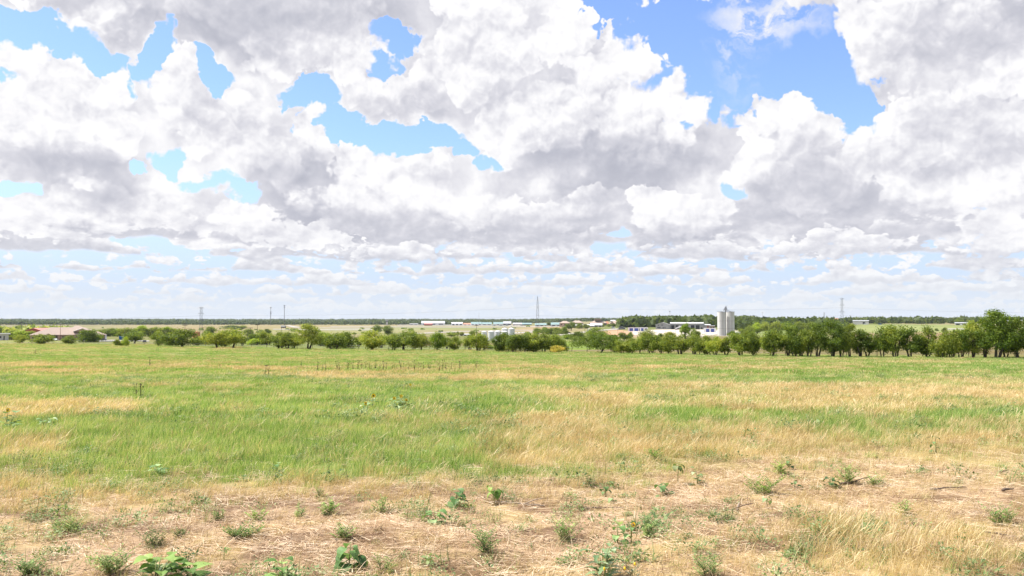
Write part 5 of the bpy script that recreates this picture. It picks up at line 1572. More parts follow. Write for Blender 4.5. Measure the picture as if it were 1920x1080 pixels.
def build_lines():
    p1, h1 = pylon(377, 626, 576.5, 7.5, 'leftmost lattice pylon, pale and square-topped, above the rusty tank', 1150, 'mast')
    p2, h2 = pylon(1008, 614, 555.8, 6.0, 'tall spire-shaped lattice pylon at the centre of the horizon', 1500, 'spire')
    p3, h3 = pylon(1579, 612, 559.5, 6.2, 'right-hand square-topped lattice pylon behind the tall dark trees', 1350, 'mast')
    q0 = at_depth(-260, 1000); q4 = at_depth(2250, 1250)
    nodes = [(Vector(q0), 34), (p1.location.copy(), h1), (p2.location.copy(), h2), (p3.location.copy(), h3), (Vector(q4), 38)]
    for nm, f, sag, lab in (('power_line', .70, .20, 'upper thin power line wire sagging between the three lattice pylons'), ('power_line', .44, .16, 'lower thin power line wire sagging between the three lattice pylons')):
        pts = []
        for (a, ha), (b, hb) in zip(nodes[:-1], nodes[1:]):
            for k in range(24):
                t = k / 24
                p = a.lerp(b, t); z = (a.z + ha * f) * (1 - t) + (b.z + hb * f) * t - sag * 40 * 4 * t * (1 - t) * .55
                pts.append((p.x, p.y - 2, z))
        o = MB().tube(pts, .06, 4).build(nm, M['wire'])
        tag(o, lab, 'power line', 'power line wires')
    phone_mast(507.5, 576, 'thinner phone mast on the left horizon', (577, 585, 588))
    phone_mast(533, 572, 'taller phone mast with two antenna rings on the left horizon', (573, 576))
    pole(40.5, 632, 603, 'thin dark utility pole behind the bush between the white shed and the barn', depth=700)
    pole(113, 638.5, 607, 'tall reddish light pole in front of the brick hall', 'redpole', lamp=True, name='light_pole', cat='light pole')
    pole(234, 637, 612, 'thin pole beside the blue container', arms=0)
    pole(347, 634, 606, 'dark pole above the wide round tree at left', depth=560, arms=2)
    pole(380.5, 630, 614, 'short dark pole at the foot of the leftmost pylon', depth=640)
    pole(469.5, 636, 614, 'shorter dark utility pole on the slope left of the tall one', depth=520)
    pole(482.5, 638, 608, 'tall dark utility pole on the slope below the thinner phone mast', arms=1)
    pole(528, 634, 613.5, 'thin pole in front of the airfield truck', depth=700, arms=0)
    pole(541, 632, 616, 'short dark post right of the airfield truck', depth=700, arms=0)
    pole(893.5, 632, 609, 'dark pole left of the leftmost white tank', depth=640)
    pole(1096.5, 627, 607.5, 'roadside utility pole beside the white lorry', arms=1)
    pole(1158.5, 626, 611, 'thin roadside pole left of the dark truck', arms=0)
    pole(1266, 631, 613, 'thin pole on the pale yard left of the tilted dump truck', arms=0, depth=880)
    pole(1430, 604, 585, 'thin skyline pole right of the silos', arms=1, depth=1700)
    pole(1594, 606, 591, 'short skyline pole right of the right-hand pylon', arms=1, depth=1700)
    pole(1189, 604, 594.5, 'thin skyline post above the long container block', arms=0, depth=2300)
    pole(898, 606, 586, 'very thin far mast above the teal hangars', mat='steel', arms=0, depth=3600, r=.8, name='radio_mast', cat='mast')
    o, s = site('floodlight_mast', 1256, 606, 'slim floodlight mast with a flat head above the warehouse gable', 'mast', depth=2300)
    h = (601 - 584) * s + EYE - float(o.location.z)
    MB().tube([(0, 0, -1), (0, 0, h)], [.8, .6], 8).build('post', M['steel'], o, True)
    MB().box(-1.6 * s, 1.6 * s, -1, 1, h, h + .9 * s).build('lamp_rack', M['roof_grey'], o)
    o, s = site('water_tower', 1204.5, 605, 'small dark water tower on the skyline left of the warehouse', 'tower', depth=2600)
    h = (601 - 594.5) * s + EYE - float(o.location.z)
    MB().cyl(0, 0, -1, h * .6, .9 * s, n=12).build('shaft', M['seam'], o)
    MB().lathe(0, 0, [(1.1 * s, h * .6 + .01), (1.2 * s, h * .7), (1.2 * s, h * .93), (.2, h)], 14).build('tank', M['seam'], o)
    o, s = site('crane', 1545, 606, 'leaning lattice crane boom on the skyline left of the right-hand pylon', 'crane', depth=1500)
    h = (601 - 585.5) * s + EYE - float(o.location.z)
    b = MB(); n = 12
    for k in range(n):
        t0, t1 = k / n, (k + 1) / n
        for dx in (-.7, .7):
            b.bar((dx + 1.6 * s * t0 - s, 0, h * t0), (dx + 1.6 * s * t1 - s, 0, h * t1), .22)
        b.bar((-.7 + 1.6 * s * t0 - s, 0, h * t0), (.7 + 1.6 * s * t1 - s, 0, h * t1), .15)
    b.build('boom', M['steel'], o)
    MB().box(-2.5 * s, .6 * s, -1.5, 1.5, .8, 3.4).build('cab', M['roof_orange'], o)


# ------------------------------------------------------------------ vehicles
def wheels(o, xs, y, r):
    for x in xs:
        b = MB()
        n = 14
        v = [(x + r * math.cos(6.283 * k / n), y, r + r * math.sin(6.283 * k / n)) for k in range(n)] + [(x + r * math.cos(6.283 * k / n), y + .28, r + r * math.sin(6.283 * k / n)) for k in range(n)]
        b.add(v, [tuple(range(n))[::-1], tuple(range(n, 2 * n))] + [(k, (k + 1) % n, (k + 1) % n + n, k + n) for k in range(n)])
        b.build('wheel', M['rubber'], o)


def car(px, base, paint, label, cat='car', tall=1.0, turn=0, depth=None, name='parked_car', size=1.0):
    o, s = site(name, px, base, label, cat, 'vehicles in the valley', depth, turn)
    L, W, H = 4.6 * size, 1.8 * size, 1.45 * tall * size
    b = MB().prism_y([(-L / 2, .35), (L / 2, .35), (L / 2, H * .52), (L * .30, H * .60), (L * .18, H), (-L * .30, H), (-L * .44, H * .62), (-L / 2, H * .55)], 0, W); b.build('body', M[paint], o)
    MB().prism_y([(L * .26, H * .62), (L * .165, H * .94), (-L * .28, H * .94), (-L * .38, H * .64)], -.02, W + .02).build('window', M['glass'], o)
    wheels(o, (-L * .3, L * .3), -.03, .34 * size); wheels(o, (-L * .3, L * .3), W - .25, .34 * size)
    return o


def build_vehicles():
    car(103.5, 638.8, 'car_dark', 'dark car parked under the porch of the brick hall, left of the light pole', turn=70)
    car(107.5, 638.9, 'car_white', 'white car parked between the dark car and the reddish light pole', turn=80)
    car(117, 638.4, 'car_red', 'maroon car parked just right of the reddish light pole')
    car(187, 638.6, 'car_red', 'long maroon car parked at the right corner of the brick hall', size=1.15)
    car(193.5, 638.6, 'car_dark', 'dark car parked right of the maroon one at the hall corner')
    car(275, 640, 'car_dark', 'small dark car parked right of the dark round tree by the blue container', depth=480, turn=90)
    # white lorry coming up the road
    o, s = site('lorry', 1106, 620.6, 'white lorry with a box body on the road above the spreading oak', 'lorry', 'vehicles in the valley', turn=-28)
    k = 13 * s / 11.0
    MB().box(-2.6 * k, 5.6 * k, 0, 2.5 * k, 1.1 * k, 4.1 * k).build('box_body', M['car_white'], o)
    c = MB().prism_y([(-5.6 * k, .6 * k), (-2.7 * k, .6 * k), (-2.7 * k, 3.7 * k), (-3.9 * k, 3.6 * k), (-4.6 * k, 2.1 * k), (-5.6 * k, 1.9 * k)], .05 * k, 2.45 * k).build('cab', M['car_white'], o)
    MB().prism_y([(-4.55 * k, 2.2 * k), (-3.4 * k, 2.2 * k), (-3.4 * k, 3.3 * k), (-3.95 * k, 3.3 * k)], 0.0, 2.5 * k).build('window', M['glass'], c)
    MB().box(-5.4 * k, 5.6 * k, .3 * k, 2.2 * k, .5 * k, 1.05 * k).build('chassis', M['car_dark'], o)
    wheels(o, (-4.3 * k, 2.6 * k, 4.2 * k), -.02, .52 * k); wheels(o, (-4.3 * k, 2.6 * k, 4.2 * k), 2.2 * k, .52 * k)
    car(1150, 616.4, 'car_white', 'white van on the road below the tan gabled house', 'van', tall=1.5, size=1.5)
    car(1166, 617.8, 'car_grey', 'dark pickup truck parked left of the long container block', 'truck', tall=1.35, size=2.3, name='pickup_truck')
    car(1166.5, 615.4, 'car_white', 'white van parked behind the dark pickup truck', 'van', tall=1.4, size=1.4)
    car(1067.5, 625.2, 'car_dark', 'small dark car on the road left of the white lorry', size=1.1)
    # tipper with raised bed
    o, s = site('dump_truck', 1272, 618.6, 'white dump truck with its bed tipped up in front of the dock doors', 'dump truck', 'vehicles in the valley')
    k = 13 * s / 9.0
    b = MB().prism_y([(-4.4 * k, 1.3 * k), (-3.8 * k, .9 * k), (3.9 * k, 4.2 * k), (4.4 * k, 5.6 * k), (2.9 * k, 5.5 * k), (-4.0 * k, 2.5 * k)], 0, 2.5 * k); b.build('tipped_bed', M['car_white'], o)
    b = MB().prism_y([(1.8 * k, .5 * k), (4.4 * k, .5 * k), (4.4 * k, 1.6 * k), (3.6 * k, 2.9 * k), (1.8 * k, 2.9 * k)], .1 * k, 2.4 * k); b.build('cab', M['car_dark'], o)
    MB().box(-4 * k, 4.2 * k, .4 * k, 2.1 * k, .45 * k, .85 * k).build('chassis', M['car_dark'], o)
    wheels(o, (-3.2 * k, -2.0 * k, 3.2 * k), -.02, .5 * k); wheels(o, (-3.2 * k, -2.0 * k, 3.2 * k), 2.2 * k, .5 * k)
    # white tanker by the silos
    o, s = site('tanker_trailer', 1385, 622, 'white tanker trailer parked to the right of the silos', 'trailer', 'vehicles in the valley', depth=960)
    k = 14 * s / 11.0
    b = MB(); n = 14
    v = [(x, 1.2 * k + 1.2 * k * math.cos(6.283 * i / n), 2.6 * k + 1.2 * k * math.sin(6.283 * i / n)) for x in (-5.4 * k, 5.4 * k) for i in range(n)]
    b.add(v, [tuple(range(n)), tuple(range(n, 2 * n))[::-1]] + [(i, i + n, (i + 1) % n + n, (i + 1) % n) for i in range(n)]); b.build('tank', M['car_white'], o)
    MB().box(-5 * k, 5 * k, .3 * k, 2.1 * k, .8 * k, 1.5 * k).build('chassis', M['car_grey'], o)
    wheels(o, (-3.8 * k, -2.6 * k, 4.2 * k), -.02, .5 * k); wheels(o, (-3.8 * k, -2.6 * k, 4.2 * k), 2.1 * k, .5 * k)
    # airfield truck
    o, s = site('airfield_truck', 531.5, 615.4, 'white and dark service truck alone beside the left end of the runway', 'truck', 'vehicles in the valley')
    k = 10 * s / 10.0
    MB().box(-5 * k, 3 * k, 0, 3 * k, 2.6 * k, 5.4 * k).build('box_body', M['car_white'], o)
    MB().box(-4.6 * k, 4.6 * k, .1 * k, 2.9 * k, .6 * k, 2.55 * k).build('chassis', M['car_dark'], o)
    MB().prism_y([(3.05 * k, 2.6 * k), (5 * k, 2.6 * k), (4.6 * k, 4.2 * k), (3.05 * k, 4.4 * k)], .1 * k, 2.9 * k).build('cab', M['car_grey'], o)
    wheels(o, (-3.2 * k, 0, 3.4 * k), -.03, .7 * k)
    car(978, 610.8, 'car_white', 'white car at the edge of the airfield apron left of the tall pylon', size=2.0)
    car(1605, 609, 'car_white', 'white pickup parked at the left corner of the grey barn', 'truck', size=1.3, name='pickup_truck')
    car(1622, 608.8, 'car_white', 'white van parked at the door of the grey barn', 'van', tall=1.5, size=1.3)
    car(1650, 608.6, 'bright_blue', 'blue car at the edge of the meadow right of the grey barn', size=1.6)


def build_roads():
    drape('runway', ([(620, 612.6), (760, 612.8), (905, 613.2), (1060, 611.6)], [(620, 613.4), (760, 613.7), (905, 614.2), (1060, 612.5)]), M['runway'], .5, 'long pale runway across the valley', 'runway')
    drape('taxiway', ([(535, 610.6), (550, 614.0), (590, 615.4), (700, 616.6)], [(543, 610.4), (560, 613.2), (596, 614.6), (700, 615.8)]), M['runway'], .5, 'curved pale taxiway joining the runway at left', 'runway')
    drape('runway', ([(512, 617.0), (600, 618.0), (720, 618.2)], [(512, 618.0), (600, 619.2), (720, 619.4)]), M['runway'], .45, 'nearer pale strip left of the two dark far trees', 'runway')
    drape('road', ([(780, 624.6), (860, 621.4), (960, 618.6), (1010, 619.2)], [(780, 626.4), (860, 622.6), (960, 619.6), (1010, 620.4)]), M['road'], .3, 'pale road rising towards the tall pylon', 'road')
    drape('road', ([(960, 624.2), (1000, 621.6), (1012, 620.4)], [(962, 625.8), (1002, 623.0), (1012, 621.6)]), M['runway'], .3, 'white track behind the tanks', 'road')
    drape('road', ([(1046, 627.5), (1090, 622.4), (1125, 618.6), (1170, 615.2)], [(1052, 629.2), (1094, 624.6), (1130, 620.4), (1176, 616.8)]), M['road'], .3, 'road climbing past the white lorry to the town', 'road')
    drape('yard', ([(1178, 620.2), (1240, 618.2), (1320, 618.2), (1345, 621.0)], [(1182, 628.0), (1240, 632.0), (1320, 631.0), (1345, 627.0)]), M['yard'], .25, 'pale crushed stone yard in front of the warehouse', 'yard')
    drape('bank', ([(1134, 620.8), (1160, 619.6), (1186, 621.6)], [(1134, 628.6), (1160, 629.2), (1190, 628.6)]), M['orange_soil'], .25, 'orange bare soil bank below the dark pickup truck', 'bank')
    drape('apron', ([(745, 609.4), (860, 609.2), (980, 609.6)], [(745, 610.3), (860, 610.6), (985, 610.9)]), M['runway'], .6, 'pale concrete apron in front of the hangars', 'apron')
    drape('track', ([(1775, 616.6), (1795, 616.2), (1810, 616.6)], [(1775, 618.0), (1795, 617.8), (1810, 618.2)]), M['runway'], .3, 'short pale track on the far meadow at right', 'track')
    drape('car_park', ([(96, 637.6), (140, 637.8), (215, 637.6), (280, 639)], [(96, 638.6), (140, 639.0), (215, 639.6), (280, 640.6)]), M['runway'], .2, 'pale concrete car park beside the brick hall', 'car park')


def build_fence():
    """wire fence along the foot of the row"""
    pts = []
    for b in np.linspace(-.62, .66, 150):
        Y = float(row_distance(b)) + 1.6
        pts.append((b * Y, Y, float(tz(b * Y, Y))))
    root = empty('wire_fence', pts[75])
    tag(root, 'wire fence on thin wooden posts running along the foot of the tree row', 'fence')
    L = root.location
    r = random.Random(3)
    k = 0
    for i in range(0, 150, 2):
        p = pts[i]
        h = 1.15 + r.random() * .2
        o = MB().tube([(0, 0, -.2), (r.random() * .06, 0, h)], [.06, .05], 6).build('post', M['bark'], root)
        o.location = (p[0] - L.x, p[1] - L.y, p[2] - L.z)
    for z in (.45, .95):
        MB().tube([(p[0] - L.x, p[1] - L.y, p[2] - L.z + z) for p in pts], .009, 4).build('wire', M['steel'], root)


build_houses(); build_lines(); build_vehicles(); build_roads(); build_fence()
# ------------------------------------------------------------------ weeds, sunflowers, sticks: every one a thing
_HEART = [(0.0, .02), (.06, .30), (.18, .44), (.36, .46), (.58, .34), (.80, .16), (1.0, .0)]
_LANCE = [(0.0, .02), (.15, .10), (.4, .16), (.7, .11), (1.0, .0)]
_FEATHER = [(0.0, .03), (.2, .17), (.45, .24), (.75, .15), (1.0, .0)]
_LOBED = [(0.0, .03), (.10, .16), (.20, .10), (.32, .24), (.45, .12), (.60, .20), (.74, .08), (.86, .10), (1.0, .0)]


def leaf(mb, base, yaw, pitch, L, prof, droop=1.0, fold=.25):
    """a curved leaf with a folded midrib"""
    d = Vector((math.cos(yaw), math.sin(yaw), 0)); s = Vector((-math.sin(yaw), math.cos(yaw), 0))
    p = Vector(base); V = []; F = []
    prev = 0.0; n = len(prof)
    for i, (t, w) in enumerate(prof):
        ang = pitch - droop * t
        p = p + (d * math.cos(ang) + Vector((0, 0, 1)) * math.sin(ang)) * (t - prev) * L
        prev = t
        up = Vector((0, 0, 1)) * math.cos(ang) - d * math.sin(ang)
        V += [tuple(p + s * w * L + up * fold * w * L), tuple(p), tuple(p - s * w * L + up * fold * w * L)]
    for i in range(n - 1):
        a = 3 * i
        F += [(a, a + 1, a + 4, a + 3), (a + 1, a + 2, a + 5, a + 4)]
    mb.add(V, F)


def plant(name, px, base, hpx, wpx, label, cat, nleaf=12, prof=_HEART, leafsize=.30, droop=1.2, tint=(1, 1, 1), stems=1, flower=None, wilt=0.0, group=None, seed=0, mat='herb', leafmin=.05, sprigs=False):
    """upright weed: stem, foliage, sometimes a flower head"""
    x, y, z = at(px, base)
    s = mpp(y); H, W = hpx * s, wpx * s
    r = random.Random(seed * 31 + int(px))
    o = empty(name, (x, y, z - .01), r.random() * .6)
    tag(o, label, cat, group)
    sm, fm = MB(), MB()
    tops = []
    for k in range(stems):
        a = r.random() * 6.28; sp = (W * .28 if stems > 1 else W * .05) * (0.5 + r.random())
        p0 = Vector((math.cos(a) * .02 * (stems > 1), math.sin(a) * .02 * (stems > 1), -.03))
        p2 = Vector((math.cos(a) * sp, math.sin(a) * sp, H * (.70 + .28 * r.random())))
        p1 = (p0 + p2) * .5 + Vector((math.cos(a) * -sp * .18, math.sin(a) * -sp * .18, H * .06))
        rad = max(.004, H * .016) * (.5 if sprigs else 1)
        sm.tube([p0, p1, p2], [rad * 1.3, rad, rad * .6], 6)
        tops.append((p0, p1, p2))
    for i in range(nleaf):
        p0, p1, p2 = tops[i % stems]
        t = leafmin + (1 - leafmin) * ((i // stems + r.random()) / max(1, nleaf / stems))
        t = min(t, 1.0)
        q = (p0 * (1 - t) + p1 * t) * (1 - t) + (p1 * (1 - t) + p2 * t) * t
        yaw = i * 2.4 + r.random() * .9
        L = min(W * leafsize * 1.25 * (0.65 + .6 * r.random()) * (1.15 - .45 * t), .5)
        if sprigs:
            e = q + Vector((math.cos(yaw), math.sin(yaw), .7)) * W * .26 * (.3 + 1.2 * r.random())
            sm.tube([q, e], [rad * .5, rad * .3], 4)
            for j in range(9):
                u = (j + 1) / 9
                leaf(fm, q.lerp(e, u), yaw + (j % 2 * 2 - 1) * 1.0, .5, L * (.8 + .7 * r.random()), prof, droop * .6)
        else:
            st = L * .35
            e = q + Vector((math.cos(yaw) * st, math.sin(yaw) * st, st * (.5 - wilt)))
            sm.tube([q, e], [rad * .45, rad * .35], 4)
            leaf(fm, e, yaw, .35 - wilt * 1.2 + r.random() * .3, L, prof, droop * (.7 + .6 * r.random()))
    sm.build('stem', M['stem'], o, True)
    f = fm.build('foliage', M[mat], o)
    f.color = (*tint, 1)
    for (fx, fz, R_) in (flower or []):
        top = tops[0][2]
        c = Vector((fx * W, -.02, fz * H))
        sm2 = MB().tube([tops[0][1], (tops[0][1] + c) * .5 + Vector((0, 0, .03)), c], [.005, .004, .003], 5)
        sm2.build('flower_stalk', M['stem'], o, True)
        pm = MB()
        for k in range(16):
            a = k * 6.283 / 16
            u = Vector((math.cos(a), -.15, math.sin(a))); v = Vector((-math.sin(a), 0, math.cos(a)))
            b = c + u * R_ * .34
            pm.add([tuple(b - v * R_ * .06), tuple(b + u * R_ * .38 + v * R_ * -.15 + Vector((0, -.004, 0))), tuple(c + u * R_ * (.92 + .14 * r.random())), tuple(b + u * R_ * .38 + v * R_ * .15), tuple(b + v * R_ * .06)], [(0, 1, 2, 3, 4)])
        fl = pm.build('flower_head', M['petal'], o)
        dm = MB(); n = 12; v = [tuple(c + Vector((R_ * .30 * math.cos(6.283 * k / n), -.006, R_ * .30 * math.sin(6.283 * k / n)))) for k in range(n)]
        v += [tuple(c + Vector((R_ * .22 * math.cos(6.283 * k / n), -.022, R_ * .22 * math.sin(6.283 * k / n)))) for k in range(n)]
        dm.add(v, [(k, (k + 1) % n, (k + 1) % n + n, k + n) for k in range(n)] + [tuple(range(n, 2 * n))])
        dm.build('seed_disc', M['seed'], fl)
    return o


def thistle(px, base, hpx, label, group=None, seed=0, heads=3):
    x, y, z = at(px, base)
    s = mpp(y); H = hpx * s
    r = random.Random(seed + int(px * 3))
    o = empty('thistle_stalk', (x, y, z - .02), r.random() * 6)
    tag(o, label, 'weed', group)
    sm = MB(); hm = MB(); fm = MB()
    for k in range(heads):
        a = r.random() * 6.28
        tip = Vector((math.cos(a) * H * .20 * (k > 0), math.sin(a) * H * .20 * (k > 0), H * (1 - .16 * k * r.random())))
        st = Vector((0, 0, H * (.12 + .2 * r.random()) if k else 0))
        sm.tube([st, st.lerp(tip, .6) + Vector((0, 0, H * .03)), tip], [H * .013, H * .010, H * .008], 5)
        hm.lathe(tip.x, tip.y, [(H * .008, tip.z - H * .045), (H * .038, tip.z - H * .01), (H * .042, tip.z + H * .02), (H * .02, tip.z + H * .055)], 7)
    for k in range(16):
        t = .08 + .75 * r.random()
        leaf(fm, (0, 0, H * t), r.random() * 6.28, .7, H * .30 * (1.2 - t), _LOBED, .9)
    sm.build('stem', M['thistle'], o, True); fm.build('foliage', M['thistle'], o); hm.build('seed_head', M['thistle'], o)
    return o


def stick(px0, py0, px1, py1, rad, label, mat='deadwood', bend=.05, fork=True, name='branch'):
    rad = rad * .6
    a = Vector(at(px0, py0)); b = Vector(at(px1, py1))
    r = random.Random(int(px0 * 7 + py0))
    root = (a + b) / 2
    n = 9; pts = []
    for k in range(n):
        t = k / (n - 1)
        p = a.lerp(b, t); L = (b - a).length
        pts.append(p - root + Vector((0, math.sin(t * 5 + r.random()) * bend * L * .4, rad * 1.2 + math.sin(t * 3.14) * bend * L * .15 + r.random() * .008)))
    mb = MB(); mb.tube(pts, [rad * (1 - .6 * k / (n - 1)) * (.9 + .25 * r.random()) for k in range(n)], 7)
    o = mb.build(name, M[mat], None, True, root)
    if fork:
        m2 = MB(); q = pts[n // 2 + 1]
        m2.tube([q, q + Vector((.10, -.05, .05)), q + Vector((.19, -.08, .075))], [rad * .5, rad * .4, rad * .2], 6)
        m2.build('twig', M[mat], o, True)
    tag(o, label, 'branch')
    return o


def build_plants():
    SF = 'young sunflower plants on the bare strip'
    g1 = (1.0, 1.2, 1.1); gs = (1.15, 1.25, 1.4); gb = (.95, 1.12, .72); gd = (.66, .84, .78)
    plant('sunflower_plant', 654, 1070, 66, 92, 'bushy sunflower plant with large drooping heart-shaped leaves at the bottom left of centre', 'sunflower', 20, _HEART, .27, 1.5, g1, wilt=.35, group=SF, seed=1)
    plant('sunflower_plant', 290, 1098, 54, 140, 'bright green broad-leaved plant cut off by the bottom edge, its left half', 'sunflower', 18, _HEART, .23, .9, gb, stems=3, group=SF, seed=2)
    plant('sunflower_plant', 365, 1096, 40, 110, 'lower bright green broad-leaved plant beside the larger one at the bottom edge', 'sunflower', 14, _HEART, .27, .8, gb, stems=2, group=SF, seed=3)
    plant('sunflower_plant', 530, 1096, 54, 70, 'pale green broad-leaved plant just above the bottom edge, left of the bushy sunflower plant', 'sunflower', 11, _HEART, .38, .8, (1.15, 1.35, .95), group=SF, seed=4)
    plant('sunflower_plant', 855, 950, 47, 50, 'compact dark green sunflower plant left of the fallen branch', 'sunflower', 16, _HEART, .34, 1.4, gd, wilt=.2, group=SF, seed=5)
    plant('sunflower_plant', 817, 981, 30, 46, 'low sunflower plant in front of the compact dark one', 'sunflower', 11, _HEART, .42, 1.3, g1, wilt=.2, group=SF, seed=6)
    plant('sunflower_plant', 928, 946, 36, 50, 'sunflower seedling with two bare stems at the left end of the fallen branch', 'sunflower', 7, _HEART, .34, 1.4, (1, 1.2, .7), stems=2, wilt=.5, group=SF, seed=7, leafmin=.7)
    plant('sunflower_plant', 1271, 908, 42, 32, 'upright wilted sunflower with a bare dark stem and drooping top leaves', 'sunflower', 7, _HEART, .40, 1.5, (.55, .6, .5), wilt=.6, group=SF, seed=8, leafmin=.75)
    plant('sunflower_plant', 1249, 930, 26, 50, 'low dark-leaved plant in front of the upright wilted sunflower', 'sunflower', 9, _HEART, .34, 1.3, gd, stems=2, wilt=.3, group=SF, seed=9)
    plant('sunflower_plant', 1310, 908, 32, 30, 'thin grey-green plant right of the upright wilted sunflower', 'sunflower', 8, _HEART, .32, 1.2, gs, stems=2, group=SF, seed=10)
    plant('sunflower_plant', 1158, 1022, 46, 36, 'left stem of the flowering sunflower pair, with green heart-shaped leaves', 'sunflower', 9, _HEART, .46, 1.4, g1, wilt=.3, group=SF, seed=11)
    plant('sunflower_plant', 1184, 1022, 42, 32, 'sunflower with one yellow bloom beside its leafy neighbour near the bottom centre', 'sunflower', 8, _HEART, .46, 1.4, g1, wilt=.3, group=SF, seed=12, flower=[(.05, .98, .020)])
    plant('sunflower_plant', 1136, 930, 28, 34, 'ragged dark plant left of the low dark-leaved plant', 'sunflower', 9, _HEART, .30, 1.3, gd, stems=3, wilt=.3, group=SF, seed=13)
    plant('sunflower_plant', 1150, 942, 20, 22, 'small drooping seedling in front of the ragged dark plant', 'sunflower', 6, _HEART, .45, 1.4, gs, wilt=.4, group=SF, seed=14)
    plant('sunflower_plant', 1438, 952, 22, 30, 'bent seedling above the tall straw clump', 'sunflower', 6, _HEART, .36, 1.4, gd, wilt=.4, group=SF, seed=15, leafmin=.6)
    plant('sunflower_plant', 1490, 917, 22, 24, 'small dark seedling left of the feathery weeds on the right bare strip', 'sunflower', 6, _HEART, .42, 1.3, gd, wilt=.3, group=SF, seed=16)
    plant('sunflower_plant', 1552, 913, 26, 40, 'dark leafy plant beside the feathery weeds on the right bare strip', 'sunflower', 10, _HEART, .32, 1.3, gd, stems=2, wilt=.2, group=SF, seed=17)
    plant('sunflower_plant', 1480, 880, 26, 22, 'thin upright dark plant at the upper edge of the right bare strip', 'sunflower', 7, _HEART, .38, 1.3, gd, wilt=.4, group=SF, seed=18)
    plant('sunflower_plant', 1408, 766, 15, 24, 'pale grey-green leafy plant alone in the straw band at right', 'sunflower', 9, _HEART, .36, 1.0, gs, stems=2, group=SF, seed=19)
    plant('sunflower_plant', 1143, 818, 18, 16, 'small dark upright plant in the middle of the field', 'sunflower', 7, _HEART, .40, 1.2, gd, group=SF, seed=20)
    plant('sunflower_plant', 1755, 850, 36, 20, 'dark upright stalk with curled leaves in the dry grass at right', 'sunflower', 7, _HEART, .40, 1.4, gd, wilt=.4, group=SF, seed=21)
    plant('sunflower_plant', 1645, 866, 28, 16, 'thin brownish stalk left of the dark upright one in the dry grass', 'sunflower', 6, _HEART, .36, 1.3, (1.1, .9, .7), wilt=.5, group=SF, seed=22)
    plant('sunflower_plant', 420, 1050, 30, 34, 'small upright plant with leaves only at its top, above the broad-leaved plants', 'sunflower', 8, _LOBED, .40, 1.0, (1, 1.15, .8), group=SF, seed=23, leafmin=.7)
    plant('sunflower_plant', 300, 892, 22, 44, 'pale broad-leaved plant shining in the dark green grass at left', 'sunflower', 10, _HEART, .36, .8, (1.5, 1.6, 1.7), stems=2, group=SF, seed=24)
    plant('sunflower_plant', 515, 890, 26, 34, 'green leafy plant at the foot of the long grass, left of centre', 'sunflower', 9, _HEART, .34, 1.1, g1, stems=2, group=SF, seed=25)
    plant('sunflower_plant', 456, 903, 12, 16, 'single pale leaf plant at the edge of the cut straw', 'sunflower', 4, _HEART, .6, .6, (1.5, 1.6, 1.3), group=SF, seed=26)
    plant('sunflower_plant', 824, 780, 14, 22, 'pale leafy plant in the green grass near the centre', 'sunflower', 8, _HEART, .4, .8, (1.7, 1.8, 1.9), stems=2, group=SF, seed=27)  # leaves tinted much paler than the other plants
    # blooming sunflowers in the middle of the field
    SB = 'blooming sunflowers in the field'
    plant('sunflower_plant', 699, 768, 28, 26, 'tallest blooming sunflower in the field, with a dark centre', 'sunflower', 9, _HEART, .34, 1.0, gs, group=SB, seed=31, flower=[(.02, .95, .058)], leafmin=.0)
    plant('sunflower_plant', 686, 768, 14, 22, 'low sunflower bloom to the left of the tallest one', 'sunflower', 9, _HEART, .34, 1.0, gs, group=SB, seed=32, flower=[(.0, .9, .05)])
    plant('sunflower_plant', 739, 770, 24, 34, 'left bloom of the three small sunflowers right of the tallest one', 'sunflower', 12, _HEART, .3, 1.0, gs, stems=2, group=SB, seed=33, flower=[(.0, 1.0, .042)])
    plant('sunflower_plant', 752, 770, 28, 30, 'upper bloom of the three small sunflowers right of the tallest one', 'sunflower', 12, _HEART, .3, 1.0, gs, stems=2, group=SB, seed=34, flower=[(.0, 1.0, .042)])
    plant('sunflower_plant', 761, 770, 21, 34, 'right bloom of the three small sunflowers right of the tallest one', 'sunflower', 12, _HEART, .3, 1.0, gs, stems=2, group=SB, seed=35, flower=[(.0, .98, .042)])
    plant('sunflower_plant', 769, 736, 15, 10, 'farthest small sunflower, above the group of three', 'sunflower', 5, _HEART, .34, 1.0, g1, group=SB, seed=36, flower=[(.0, 1.0, .045)])
    plant('sunflower_plant', 16, 806, 38, 44, 'sunflower bloom at the left edge of the field', 'sunflower', 12, _HEART, .32, 1.1, gs, stems=2, group=SB, seed=37, flower=[(.0, 1.0, .045)])
    plant('sunflower_plant', 82, 800, 18, 50, 'leafy sunflower without a bloom near the left edge', 'sunflower', 14, _HEART, .26, 1.1, gs, stems=3, group=SB, seed=38)
    # feathery and lobed weeds
    FW = 'feathery weeds on the bare strip'
